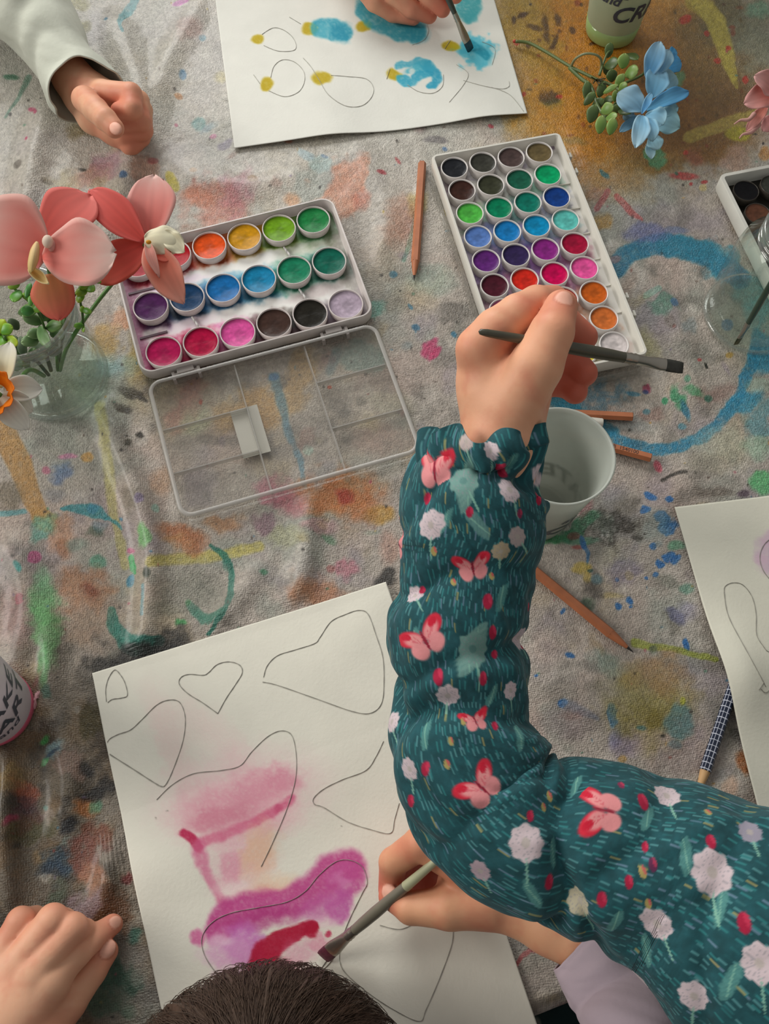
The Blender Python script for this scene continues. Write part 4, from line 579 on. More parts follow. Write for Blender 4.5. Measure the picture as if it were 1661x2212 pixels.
# ---------------- pencils ----------------
cedar = pm('cedar_wood', 'b06c48', rough=.45, var=.18, varscale=60, aniso=(1, 1, .08), bump=(90, .12, .0006)); lead = pm('graphite', '2a2826', rough=.35); endm = pm('pencil_end', 'a8583c', rough=.5); lightwood = pm('sharpened_wood', 'c8a070', rough=.6, var=.12)
def zalong(p0, p1, r): return r
def pencil(name, label, a, b, r=.0036, za=None, zb=None, body=None, cone=None, group=None, sharp=True):
    A = W(*a, r*.92 if za is None else za); Bp = W(*b, r*.3 if zb is None else zb); L = np.linalg.norm(Bp-A); t = thing(name, label, 'pencil')
    t.matrix_world = Matrix.Translation(Vector(A)) @ Vector(Bp-A).to_track_quat('Z', 'Y').to_matrix().to_4x4()
    cl = r*5.2 if sharp else 0; V = []; n = 6; sm = 6
    prof = [(0, r*.92), (.0004, r), (L-cl, r)]
    g = G(); ring = lambda z, q: [(q*math.cos(math.radians(60*k+15*0)), q*math.sin(math.radians(60*k)), z) for k in range(6)]
    V = [p for z, q in prof for p in ring(z, q)]; g.add(V, gridf(3, 6, True)+[[12+k for k in range(6)]]); g.build('barrel', body or cedar, t, smooth=False)
    g = G(); g.add(ring(-.0001, r*.9), [[5, 4, 3, 2, 1, 0]]); g.add(*tube([(0, 0, -.0003), (0, 0, 0), (0, 0, .001)], r*.3, 10)); g.build('end_face', endm, t, smooth=False)
    if sharp:
        g = G(); m = 24; V = []
        for i, (z, q) in enumerate([(L-cl-.0006, r*.93), (L-cl*.5, r*.56), (L-cl*.26, r*.3)]):
            V += [(q*math.cos(2*math.pi*k/m), q*math.sin(2*math.pi*k/m), z+(.0005*abs(math.sin(3*2*math.pi*k/m/1)) if i == 0 else 0)) for k in range(m)]
        g.add(V, gridf(3, m, True)); g.build('sharpened_cone', cone or cedar, t)
        g = G(); V, Fc = lathe([(r*.31, L-cl*.27), (r*.16, L-cl*.1), (.0002, L)], 16); g.add(V, Fc); g.build('lead', lead, t)
    return t, L
pencil('pencil', 'natural cedar pencil lying between the two large palettes', (912, 352), (894, 606), .0035)
pencil('pencil', 'natural cedar pencil pointing down towards the patterned pencil, right of the teal sleeve', (1105, 1192), (1368, 1409), .0038)
pencil('pencil', 'natural cedar pencil lying level behind the white cup rim', (1366, 900), (1105, 886), .0036)
t, L = pencil('pencil', 'cedar pencil with small stamped digits, sticking out right of the white cup', (1406, 989), (1165, 925), .0036)
white_pen = pm('white_crayon', 'd6d2c6', rough=.5)
t2 = thing('chalk_stick', 'short white stick half hidden behind the white cup', 'chalk stick'); A = W(1302, 914, .0038); Bp = W(1190, 902, .0038); g = G(); g.add(*tube([A, A+(Bp-A)*.02, A+(Bp-A)*.5, Bp], [.0032, .0036, .0036, .0036], 14)); g.build('stick', white_pen, t2); g = G(); g.add(*tube([A-(Bp-A)*.004, A-(Bp-A)*.001], .0012, 10)); g.build('core', pm('grey_core', '8a8880', rough=.5), t2)
gridm = None
# navy pencil with a white grid printed round the barrel
def gridpencil():
    m, nt, o = nmat('navy_grid'); N = nt.nodes; L_ = nt.links; b = N.new('ShaderNodeBsdfPrincipled'); b.inputs['Roughness'].default_value = .3; a_ = N.new('ShaderNodeAttribute'); a_.attribute_name = 'Col'; L_.new(a_.outputs['Color'], b.inputs['Base Color']); L_.new(b.outputs[0], o.inputs[0])
    r = .0037; A = W(1604, 1425, r*.95); Bp = W(1503, 1725, r*.35); L = np.linalg.norm(Bp-A); t = thing('pencil', 'navy blue pencil with a white grid pattern, tip down, beside the right sheet', 'pencil'); t.matrix_world = Matrix.Translation(Vector(A)) @ Vector(Bp-A).to_track_quat('Z', 'Y').to_matrix().to_4x4()
    n = 96; cl = .019; nz = 420; z = np.linspace(0, L-cl, nz); k = np.arange(n); th = 2*np.pi*k/n
    # hexagonal radius with soft corners
    q = r*.93/np.maximum(np.cos((th % (np.pi/3))-np.pi/6), .9); Zg, Tg = np.meshgrid(z, th, indexing='ij'); Q = np.tile(q, (nz, 1)); V = np.stack([Q*np.cos(Tg), Q*np.sin(Tg), Zg], -1).reshape(-1, 3)
    ph = (Tg/(2*np.pi)*9) % 1; pz = (Zg/.0040) % 1; line = (np.minimum(ph, 1-ph) < .07) | (np.minimum(pz, 1-pz) < .06); c = np.where(line.reshape(-1, 1), lin(hx('b8bcc8'))*1.2, lin(hx('1c2438'))*1.2)
    mesh('barrel', V, gridf_np(nz, n, True), m, t, cols=c, auto=30)
    g = G(); V = []; mm = 48
    for i, (zz, qq) in enumerate([(L-cl-.0006, r*.92), (L-cl*.5, r*.55), (L-cl*.1, r*.14), (L-cl*.04, r*.08)]): V += [(qq*math.cos(2*math.pi*k/mm), qq*math.sin(2*math.pi*k/mm), zz) for k in range(mm)]
    g.add(V, gridf(4, mm, True)); g.build('sharpened_cone', lightwood, t)
    g = G(); g.add(*lathe([(r*.16, L-cl*.12), (.0002, L)], 12)); g.build('lead', lead, t)
gridpencil()
# ---------------- writing ----------------
def text_mesh(s, size, shear=0, bold=0, extr=.00015):
    cu = bpy.data.curves.new('writing', 'FONT'); cu.body = s; cu.size = size; cu.shear = shear; cu.offset = bold; cu.extrude = 0; cu.resolution_u = 4; o = bpy.data.objects.new('writing', cu); COL.objects.link(o); bpy.context.view_layer.update()
    me = bpy.data.meshes.new_from_object(o.evaluated_get(bpy.context.evaluated_depsgraph_get())); V = np.array([v.co[:] for v in me.vertices]); Fc = [list(p.vertices) for p in me.polygons]; bpy.data.objects.remove(o); bpy.data.meshes.remove(me)
    return V, Fc
def fine_text(V, Fc, mx):             # split long edges so a wrapped word stays on the wall
    import bmesh
    me = bpy.data.meshes.new('w'); me.from_pydata(V.tolist(), [], Fc); bm = bmesh.new(); bm.from_mesh(me); bmesh.ops.triangulate(bm, faces=bm.faces[:])
    for _ in range(4):
        e = [x for x in bm.edges if x.calc_length() > mx]
        if not e: break
        bmesh.ops.subdivide_edges(bm, edges=e, cuts=1); bmesh.ops.triangulate(bm, faces=bm.faces[:])
    V = np.array([v.co[:] for v in bm.verts]); bm.verts.index_update(); Fc = [[v.index for v in f.verts] for f in bm.faces]; bm.free(); bpy.data.meshes.remove(me); return V, Fc
ink = pm('navy_ink', '3c4452', rough=.4); inkp = pm('stamp_ink', '4a3428', rough=.5)
V, Fc = text_mesh('EIB B  1540100', .0042, 0, .00004); Vn = V.copy(); ap = .0036*math.cos(math.radians(30))+.0001; xs = V[:, 0]
# written on the upper flat of the stamped pencil, along its barrel
c_, s_n = math.cos(math.radians(0)), 0
def put_on_pencil(t, V, Fc, start, rev=True):
    Rm = np.array(t.matrix_world.to_3x3()); up = np.array([0, 0, 1.]); loc = Rm.T@up; ang = math.atan2(loc[1], loc[0]); fa = [math.radians(30+60*k) for k in range(6)]; f = min(fa, key=lambda q: abs((q-ang+math.pi) % (2*math.pi)-math.pi))
    nrm = np.array([math.cos(f), math.sin(f), 0]); side = np.array([-math.sin(f), math.cos(f), 0]); ax = np.array([0, 0, 1.]); d = -ax; 
    out = [nrm*(ap)+d*v[0]+ax*start+np.cross(nrm, d)*(v[1]-.0014) for v in V]; g = G(); g.add(out, Fc); return g.build('stamped_text', inkp, t, smooth=False)
put_on_pencil(t, V, Fc, .036)
# ---------------- cups ----------------
def cupmat(name, col, transp): return pm(name, col, rough=.3, spec=.4, transp=transp, transl=.35)
def on_cone(V, Fc, th0, zb, r0, slope, off=.0004):
    V, Fc = fine_text(V, Fc, .0025); out = []
    for x, y, _ in V:
        z = zb+y; r = r0+slope*z+off; t = th0+x/(r0+slope*zb); out.append((r*math.cos(t), r*math.sin(t), z))
    return out, Fc
def cup(label, c, rb, rt_, h, col, tr, words, liq=None, rims=True):
    t = thing('plastic_cup', label, 'cup', (c[0], c[1], 0.0004)); sl = (rt_-rb)/h
    g = G(); V, Fc = lathe([(0, .0012), (rb*.8, .0012), (rb-.001, .0006), (rb, 0), (rb+.0002, .002), (rb+sl*h*.5, h*.5), (rt_, h-.003), (rt_+.0012, h-.0025), (rt_+.0016, h-.0008), (rt_+.0008, h), (rt_-.0002, h-.0008), (rt_-.0008, h-.004), (rb+sl*h*.5-.0009, h*.5), (rb-.0008, .003), (rb*.85, .0022), (0, .0022)], 72); g.add(V, Fc); g.build('cup_wall', cupmat(label[:14].replace(' ', '_'), col, tr), t)
    for s, size, th, zb, sh, bd in words:
        V, Fc = text_mesh(s, size, sh, bd); o_, f_ = on_cone(V, Fc, th, zb, rb, sl); g = G(); g.add(o_, f_); g.build('printed_text', ink, t, smooth=False)
    if liq:
        lc, lh, ltr = liq; g = G(); V, Fc = lathe([(rb+.0001, .0002), (rb+.0006, .0016), (rb+.0003+sl*lh, lh), (rb-.001+sl*lh, lh+.0002), (0, lh+.0002)], 64); g.add(V, Fc); tag(g.build('liquid', pm(label[:9].replace(' ', '_')+'_liquid', lc, rough=.08, transp=ltr), t), None)
    return t
cc = W(1213, 983, .095)
A0 = math.radians
cup('white translucent cup, empty and open, right of the teal frilled cuff', cc, .0225, .0330, .095, 'cdd2ca', .12, [('CREATE', .021, A0(-92), .016, .25, .0006), ('and', .012, A0(-72), .040, .3, .0003)])
ct = W(1319, 66, 0)
cup('translucent cup with pale green water standing at the far right of the table', ct, .0232, .0335, .098, 'ccd4b8', .22, [('CREATE', .023, A0(-112), .030, .22, .0006), ('ART', .022, A0(-95), .055, .25, .0008), ('and', .013, A0(-140), .047, .25, .0004)], ('9cb470', .014, .1))
cl_ = W(-6, 1532, 0)
cup('white cup with dark lettering and pink water cut off by the left edge', cl_, .0245, .034, .095, 'e2dee2', .04, [('and', .012, A0(-58), .022, .25, .0001), ('ART', .021, A0(-52), .033, .25, .0004), ('MAKE', .020, A0(-75), .056, .25, .0004)], ('c05870', .0085, .05))
# ---------------- glass jars ----------------
glassm = glass('jar_glass', (.92, .95, .93), 1.5, .03, .03, haze=.02); glassr = glass('jar_rim_glass', (.74, .81, .78), 1.9, .12, .05, haze=.14)
def jar(label, c, R, h, neck, rn):
    t = thing('glass_jar', label, 'jar', (c[0], c[1], .0004)); hb = h-neck
    out = [(0, .0), (R*.86, 0), (R*.96, .0015), (R, .005), (R, hb*.55), (R*.995, hb*.8), (R*.96, hb*.92), (rn+.001, hb+.003), (rn, hb+.006)]
    inn = [(rn-.0025, hb+.004), (R*.93, hb*.9), (R-.0028, hb*.75), (R-.0028, .008), (R*.85, .0045), (0, .004)]
    g = G(); g.add(*lathe(out, 72)); g.add(*lathe(inn, 72)); g.build('jar_body', glassm, t)
    g = G(); pr = []
    for k in range(60):
        u = k/59; z = hb+.004+(neck-.006)*u; pr.append((rn+.0011*max(0, math.sin(u*math.pi*5))+.0004, z))
    pr += [(rn+.0014, h-.0025), (rn+.0018, h-.001), (rn+.0008, h), (rn-.0016, h), (rn-.0024, h-.0016), (rn-.0024, hb+.004)]; g.add(*lathe(pr, 72)); tag(g.build('threaded_rim', glassr, t), 'ridged screw-thread rim'); 
    g = G(); g.add(*lathe([(R*.98, .0002), (R*1.004, .0012), (R*.98, .003), (R*.93, .0034)], 72)); g.build('jar_foot', glassr, t); return t
jl = W(122, 812, 0)
jar('clear glass jar holding green succulents, left of the large pan palette', jl, .040, .086, .018, .0372)
jr = W(1622, 680, 0)
jar('clear glass jar with a paint brush inside at the right edge', jr, .0385, .100, .018, .027)
# ---------------- people ----------------
skinm = pm('skin', attr=True, rough=.52, spec=.35, sss=.12, bump=(700, .12, .0004), bump2=(120, .15, .0008))
def J(px, py, z, r): return (W(px, py, z), r*.001)
def body_part(chains, palm, lo=None, hi=None, h=.0011, kf=.0016, kp=.005, nails=(), tips=(), arm=(), clipbox=None, creases=()):
    pts = [p for ch in list(chains)+list(palm) for p, r in ch]; lo = np.min(pts, 0)-.022 if lo is None else np.array(lo); hi = np.max(pts, 0)+.022 if hi is None else np.array(hi)
    for a_ in arm: lo = np.minimum(lo, a_[0]-a_[1]-.004); hi = np.maximum(hi, a_[0]+a_[1]+.004)
    s = SDF(lo, hi, h); dp = s.new()
    for ch in palm: s.chain(dp, ch, .006)
    df = s.new()
    for ch in chains:
        d1 = s.new(); s.chain(d1, ch, .0018); df = smin(df, d1, kf)
    d = smin(dp, df, kp)
    if len(nails):
        for c, ax, r in nails:      # slightly raised nail plates
            sl, X, Y, Z = s.sub(c-.015, c+.015); ax = ax/np.linalg.norm(ax); up = -FW-(-FW@ax)*ax; up /= np.linalg.norm(up); sd = np.cross(ax, up)
            x = (X-c[0]); y = (Y-c[1]); z = (Z-c[2]); a = (x*ax[0]+y*ax[1]+z*ax[2])/(r*1.0); b = (x*sd[0]+y*sd[1]+z*sd[2])/(r*.80); cc_ = (x*up[0]+y*up[1]+z*up[2])/(r*.42); e = (np.sqrt(a*a+b*b+cc_*cc_)-1)*r*.42
            d[sl] = smin(d[sl], e, .0006)
    V, Fq = nets(d, s.lo, h)
    return V, Fq
def skin_cols(V, tips, nails, base='cf9b7e', red='b8604c', shade=None):
    c = np.tile(hx(base), (len(V), 1)); n = fbm(V[:, 0]*90+V[:, 2]*50, V[:, 1]*90, 4, 1)-.5; c += (hx(red)-c)*np.clip(n*.9+.08, 0, .5)[:, None]
    for p, r, a_ in tips:
        q = np.exp(-(np.linalg.norm(V-p, axis=1)/r)**2)*a_; c += (hx(red)-c)*q[:, None]
    for cen, ax, r in nails:
        ax = ax/np.linalg.norm(ax); up = -FW-(-FW@ax)*ax; up /= np.linalg.norm(up); sd = np.cross(ax, up); rel = V-cen; q = np.sqrt((rel@ax/r)**2+(rel@sd/(r*.8))**2+(rel@up/(r*.8))**2); m = 1-sst(.88, 1.05, q); c += (hx('d29e8a')-c)*m[:, None]; e = np.exp(-((q-1.08)/.09)**2)*.5; c += (hx('a86450')-c)*e[:, None]
    return np.clip(lin(c)*1.25, 0, .9)
def join_parts(parts):
    V = []; Fq = []; C_ = []; n = 0
    for v, f, c in parts: V.append(v); Fq.append(f+n); C_.append(c); n += len(v)
    return np.concatenate(V), np.concatenate(Fq), np.concatenate(C_)
def limb(chain, h=.004):
    s = SDF(np.min([p for p, r in chain], 0)-max(r for p, r in chain)-.01, np.max([p for p, r in chain], 0)+max(r for p, r in chain)+.01, h); d = s.new()
    d[:] = .2
    for (a, ra), (b, rb) in zip(chain[:-1], chain[1:]):
        X, Y, Z = np.meshgrid(*s.ax, indexing='ij', sparse=True); d = smin(d, seg(X, Y, Z, a, b, ra, rb), .02)
    V, Fq = nets(d, s.lo, h); return V, Fq
def relax(V, Fq, it=2):
    E = np.concatenate([Fq[:, [0, 1]], Fq[:, [1, 2]], Fq[:, [2, 3]], Fq[:, [3, 0]]])
    for _ in range(it):
        A = np.zeros_like(V); n = np.zeros(len(V)); np.add.at(A, E[:, 0], V[E[:, 1]]); np.add.at(A, E[:, 1], V[E[:, 0]]); np.add.at(n, E[:, 0], 1); np.add.at(n, E[:, 1], 1)
        V = V*.5+A/np.maximum(n, 1)[:, None]*.5
    return V
def sleeve_grid(st, nL, nA, wr, twist=0):
    """stations (centre, side radius, vertical radius) -> grid of points, plus length / girth coordinates"""
    P_ = np.array([np.concatenate([p, [a, b]]) for p, a, b in st]); C_ = crom(P_, 24); d = np.r_[0, np.cumsum(np.linalg.norm(np.diff(C_[:, :3], axis=0), axis=1))]
    q = np.linspace(0, d[-1], nL); R_ = np.stack([np.interp(q, d, C_[:, i]) for i in range(5)], 1); c = R_[:, :3]; T_ = np.gradient(c, axis=0)
    for _ in range(int(nL*.05)): T_ = (T_+np.roll(T_, 1, 0)+np.roll(T_, -1, 0))/3 if False else T_
    T_ /= np.linalg.norm(T_, axis=1)[:, None]; z = np.array([0, 0, 1.]); sd = np.cross(T_, z); sd /= np.linalg.norm(sd, axis=1)[:, None]; up = np.cross(sd, T_)
    th = np.linspace(0, 2*np.pi, nA, endpoint=False); TH_, Q = np.meshgrid(th, q); k = wr(Q, TH_, d[-1])
    V = c[:, None, :]+sd[:, None, :]*((R_[:, 3][:, None]+k)*np.cos(TH_))[..., None]+up[:, None, :]*((R_[:, 4][:, None]+k)*np.sin(TH_))[..., None]
    return V, Q, TH_
def figure(parent, sh, side, face, shirt, hairc, up=.0, lean=.05, headup=.20, head=True):
    # trunk, neck, head and resting arm of a seated person whose working shoulder is at sh
    f = np.array([*face, 0.]); f /= np.linalg.norm(f); lt = np.array([f[1], -f[0], 0.]); ch_ = sh-lt*side*.13; zv = np.array([0, 0, 1.]); s2 = sh-lt*side*.26; nk_ = ch_+f*lean+zv*.07; hc = nk_+f*(.03+lean*.5)+zv*(headup-.07)
    lo = np.minimum.reduce([sh, s2, hc, ch_])-np.array([.20, .20, .55]); hi = np.maximum.reduce([sh, s2, hc])+.17; S_ = SDF(lo, hi, .006); X, Y, Z = np.meshgrid(*S_.ax, indexing='ij', sparse=True)
    d = np.full(S_.n, .3, np.float32)
    def c(ps, k=.03):
        nonlocal d
        for (a, ra), (b, rb) in zip(ps[:-1], ps[1:]): d = smin(d, seg(X, Y, Z, np.array(a), np.array(b), ra, rb), k)
    c([(sh, .045), (s2, .045)]); c([(ch_-zv*.04, .085), (ch_-zv*.26, .085), (ch_-zv*.44, .10)]); c([(s2, .042), (s2-zv*.20-lt*side*.03, .032), (s2-zv*.27+f*.16, .024)])
    db = d.copy(); c([(nk_-zv*.06, .034), (nk_+zv*.03, .030)]); c([(hc+zv*.02, .078), (hc-f*.02+zv*.015, .078)]); c([(hc+f*.03-zv*.045, .045), (hc+f*.035-zv*.03, .05)]); c([(hc+f*.088-zv*.02, .008), (hc+f*.092-zv*.03, .010)], .01)
    for q in (-1, 1): c([(hc+lt*q*.078-zv*.01, .010), (hc+lt*q*.080-zv*.03, .007)], .006)
    bv, bf = nets(d, S_.lo, S_.h); sv, sf = nets(db-.008, S_.lo, S_.h); mesh('shirt', sv, sf, shirt, parent)
    hv = []; 
    for i in range(40):
        p_ = i/39*1.75
        for j in range(80):
            t = 2*math.pi*j/80; fw_ = math.cos(t); l_ = 1 if fw_ < .3 else 1-(fw_-.3)*.45; q = (.089+.002*math.sin(t*22+3*math.sin(p_*3)))
            hv.append(hc-f*.008+zv*.02+lt*math.sin(p_*l_)*math.sin(t)*q+f*math.sin(p_*l_)*fw_*q*1.08+zv*math.cos(p_*l_)*q*1.0)
    mesh('hair', np.array(hv), gridf_np(40, 80, True), pm('hair_'+hairc, hairc, rough=.45, var=.25, varscale=200), parent)
    g = G()
    for q in (-1, 1): V_, F_ = lathe([(.0001, .006), (.004, .0045), (.006, .001), (.006, -.003)], 16, (0, 0, 0)); V_ = np.array(V_); g.add(hc+lt*(q*.030)+f*.074+zv*.002+V_[:, [0]]*lt+V_[:, [1]]*zv+V_[:, [2]]*f, F_)
    g.build('eye', pm('eyes', 'd0ccc4', rough=.2), parent)
    return bv, bf
# --- left-hand child at the far left: pale sage sleeve and a closed fist ---
pa = thing('person', 'person in a pale sage long sleeve resting a closed fist on the cloth', 'person')
fist = [[J(222, 197, .040, 9), J(282, 204, .046, 9.3), J(285, 236, .045, 8.6), J(258, 240, .041, 7.4)],
 [J(230, 206, .032, 9), J(299, 219, .034, 9), J(304, 262, .033, 8.2), J(264, 270, .030, 7)],
 [J(235, 216, .022, 9), J(306, 238, .023, 9), J(309, 282, .022, 8.2), J(268, 292, .02, 7)],
 [J(235, 226, .012, 8), J(300, 262, .0125, 8.6), J(304, 296, .012, 8), J(284, 318, .010, 7.2)],
 [J(182, 214, .042, 10.5), J(207, 238, .050, 10), J(228, 258, .054, 9), J(247, 277, .053, 7.8)]]
palmA = [[J(160, 172, .028, 16.5), J(185, 198, .028, 17.5), J(232, 222, .026, 18)], [J(180, 210, .022, 16), J(205, 252, .018, 14), J(250, 282, .015, 12), J(278, 306, .012, 9)], [J(160, 172, .028, 16.5), J(110, 100, .029, 18)]]
nl = [(W(250, 278, .0608), W(252, 281, .053)-W(235, 262, .054), .0062)]
tipsA = [(W(250, 280, .058), .012, .5), (W(283, 205, .05), .014, .35), (W(300, 262, .035), .018, .4), (W(282, 312, .015), .02, .5), (W(235, 225, .045), .014, .6)]
V, Fq = body_part(fist, palmA, nails=nl); V = relax(V, Fq, 1); parts = [(V, Fq, skin_cols(V, tipsA, nl, 'c99a7c'))]
ch = [J(150, 160, .028, 15), J(60, 40, .032, 20), J(-60, -140, .05, 26), J(-160, -300, .10, 34)]
sh = W(-160, -300, .10)
shA = sh+np.array([-.12, .13, .10]); ch += [(shA, .042)]
v2, f2_ = limb(ch, .006); parts.append((v2, f2_, skin_cols(v2, [], []))); v2, f2_ = figure(pa, shA, -1, (.8, -.6), pm('sage_shirt', 'c6c9bb', rough=.8), '5a4630'); parts.append((v2, f2_, skin_cols(v2, [], [])))
V, Fq, C_ = join_parts(parts); mesh('body', V, Fq, skinm, pa, cols=C_)
st = []
for (x0, y0), (x1, y1), z, vr in [((108, 236), (252, 168), .030, .030), ((95, 215), (243, 152), .030, .027), ((84, 184), (213, 130), .031, .025), ((70, 150), (192, 98), .032, .026), ((48, 120), (174, 60), .034, .028), ((0, 82), (152, 5), .036, .031), ((-60, 20), (112, -70), .042, .034), ((-140, -80), (60, -170), .055, .037), ((-220, -200), (0, -300), .085, .042)]:
    a_ = W(x0, y0, z); b_ = W(x1, y1, z); st.append(((a_+b_)/2, np.linalg.norm(a_-b_)/2*.97, vr))
e0 = st[-1][0]; st += [(e0+np.array([-.06, .07, .07]), .05, .055), (shA, .056, .056)]
def wrA(Q, T_, L): return .0016*np.sin(Q*150+2.2*np.sin(T_*2+Q*30)+np.cos(T_)*2)*np.exp(-((Q-.09)/.09)**2)+.0022*(fbm(Q*30+np.cos(T_)*1.2, np.sin(T_)*1.4+5, 3, 2)-.5)*2+.0028*np.sin(T_*3+1)*np.exp(-Q/.012)+.0012*np.sin(T_*5+2)*np.exp(-Q/.02)
Vg, Q, TT = sleeve_grid(st, 260, 150, wrA)
# cuff edge sways, dipping over the wrist
T0v = (Vg[0]-Vg[4]).mean(0); T0v /= np.linalg.norm(T0v); sway = (.006*np.cos(TT*2+.4)+.003*np.sin(TT*3))*np.exp(-Q/.03); Vg = Vg+T0v*sway[..., None]
cloth_s = pm('sage_jersey', 'c6c9bb', rough=.75, spec=.2, bump=(300, .3, .0008), var=.05, sheen=.15)
so = mesh('sleeve', Vg.reshape(-1, 3), gridf_np(260, 150, True), cloth_s, pa); m_ = so.modifiers.new('t', 'SOLIDIFY'); m_.thickness = .0012; m_.offset = -1
# --- far side: a hand holding a flat brush ---
pb = thing('person', 'person whose hand guides a flat brush over the turquoise blots', 'person')
HB = [[J(765, -50, .034, 9), J(808, 4, .022, 8.4), J(848, 28, .011, 7.8), J(893, 38, .0085, 6.8)], [J(790, -70, .042, 9.5), J(850, -14, .030, 8.8), J(888, 18, .020, 8.2), J(927, 33, .013, 7.4)],
 [J(820, -95, .048, 9.5), J(895, -38, .040, 9), J(928, -8, .031, 8.4), J(956, 20, .023, 7.2)], [J(860, -120, .052, 9.5), J(940, -65, .049, 8.8), J(968, -30, .041, 8), J(984, -10, .034, 7)], [J(800, -190, .05, 11), J(900, -140, .058, 9.5), J(975, -80, .052, 8.5), J(992, -35, .042, 7.4)]]
PBm = [[J(740, -190, .045, 18), J(800, -120, .045, 17), J(840, -100, .045, 13)], [J(740, -190, .045, 17), J(770, -90, .036, 13)], [J(740, -190, .045, 17), J(700, -300, .05, 18)]]
tB = [(W(893, 38, .01), .014, .5), (W(930, 35, .015), .016, .6), (W(956, 20, .025), .014, .6), (W(984, -10, .034), .014, .6), (W(840, 20, .012), .018, .35)]
V, Fq = body_part(HB, PBm, h=.0012); V = relax(V, Fq, 1); parts = [(V, Fq, skin_cols(V, tB, []))]
wr_ = W(715, -280, .048); v2, f2_ = limb([(wr_, .016), (wr_+np.array([-.03, .12, .04]), .022), (wr_+np.array([-.08, .24, .10]), .026), (wr_+np.array([-.04, .36, .16]), .04)], .006); parts.append((v2, f2_, skin_cols(v2, [], []))); v2, f2_ = figure(pb, wr_+np.array([-.04, .36, .16]), 1, (0, -1), pm('grey_shirt', '8c8c88', rough=.8), '3c3028'); parts.append((v2, f2_, skin_cols(v2, [], [])))
V, Fq, C_ = join_parts(parts); mesh('body', V, Fq, skinm, pb, cols=C_)
stB = [(wr_+np.array([-.015, .06, .02]), .028, .026), (wr_+np.array([-.035, .13, .045]), .031, .03), (wr_+np.array([-.08, .24, .10]), .036, .036), (wr_+np.array([-.04, .36, .16]), .056, .054)]
Vg, Q, TT = sleeve_grid(stB, 60, 48, lambda Q, T_, L: .0012*np.sin(Q*120+T_*2)); so = mesh('sleeve', Vg.reshape(-1, 3), gridf_np(60, 48, True), pm('grey_jersey', '8c8c88', rough=.8), pb); so.modifiers.new('t', 'SOLIDIFY').thickness = .0012
# --- nearest child: dark hair, lavender sleeve, right hand painting, left hand flat ---
pc = thing('person', 'dark-haired person bent over the pink painting in a lavender long sleeve', 'person')
HD = [[J(1000, 1878, .058, 10), J(908, 1822, .064, 9.4), J(850, 1862, .046, 8.4), J(843, 1922, .030, 7.2)], [J(1005, 1862, .050, 10), J(925, 1815, .052, 9.3), J(868, 1852, .030, 8.4), J(862, 1905, .020, 7.2)],
 [J(1015, 1862, .038, 9.5), J(945, 1825, .034, 9), J(890, 1862, .018, 8.2), J(892, 1912, .013, 7)], [J(1020, 1880, .026, 9), J(965, 1850, .018, 8.4), J(925, 1882, .0105, 7.8), J(925, 1925, .0100, 6.8)],
 [J(1050, 1950, .050, 12), J(965, 1962, .050, 11.4), J(888, 1960, .044, 9.4), J(846, 1936, .036, 7.8)]]
PD = [[J(1120, 1962, .046, 14.5), J(1055, 1935, .045, 16), J(1000, 1908, .044, 15)], [J(1070, 1945, .034, 14), J(1010, 1900, .03, 13)], [J(1055, 1950, .045, 14), J(985, 1958, .046, 12)], [J(1120, 1962, .046, 14.5), J(1185, 1998, .05, 15), J(1240, 2030, .055, 15.3)]]
nD = [(W(843, 1928, .0435), W(840, 1930, .036)-W(880, 1955, .042), .0058)]
tD = [(W(846, 1936, .036), .013, .7), (W(843, 1915, .03), .013, .8), (W(868, 1900, .02), .02, .8), (W(905, 1825, .064), .014, .45), (W(925, 1890, .02), .025, .8), (W(885, 1962, .05), .012, -.1)]
V, Fq = body_part(HD, PD, nails=nD); V = relax(V, Fq, 1); parts = [(V, Fq, skin_cols(V, tD, nD, 'c89472'))]
HE = [[J(5, 2062, .034, 9), J(45, 1990, .037, 8), J(76, 1984, .018, 6.9), J(88, 2000, .008, 6)], [J(38, 2082, .037, 10), J(114, 1986, .043, 8.6), J(138, 1990, .022, 7.2), J(145, 2008, .009, 6.3)], [J(74, 2096, .038, 10.4), J(156, 2005, .041, 8.6), J(182, 2013, .022, 7.2), J(190, 2028, .009, 6.3)],
 [J(108, 2116, .035, 10.4), J(163, 2058, .031, 8.6), J(208, 2022, .017, 7.3), J(243, 1997, .009, 6.2)], [J(85, 2235, .024, 14), J(146, 2166, .019, 10.6), J(197, 2098, .013, 8.8), J(229, 2055, .0105, 7.2)]]
PE = [[J(-60, 2290, .036, 19), J(5, 2072, .033, 10)], [J(-60, 2290, .036, 19), J(36, 2095, .035, 11)], [J(-50, 2290, .036, 19), J(70, 2110, .036, 11.5)], [J(-40, 2300, .035, 19), J(104, 2130, .033, 11.5)], [J(-20, 2290, .03, 18), J(80, 2225, .026, 14)], [J(-60, 2290, .036, 19), J(-130, 2420, .045, 20)]]
nE = [(W(247, 1993, .0135), W(250, 1990, .009)-W(215, 2018, .016), .0046), (W(233, 2050, .0165), W(235, 2045, .010)-W(200, 2095, .013), .0056)]
tE_ = [(W(243, 1997, .009), .014, .55), (W(229, 2055, .010), .014, .5), (W(45, 1990, .037), .011, .4), (W(114, 1986, .04), .011, .4), (W(156, 2005, .04), .011, .4), (W(20, 2020, .03), .02, .3)]
V, Fq = body_part(HE, PE, nails=nE, kf=.0012, kp=.005); V = relax(V, Fq, 1); parts.append((V, Fq, skin_cols(V, tE_, nE, 'd2a284')))
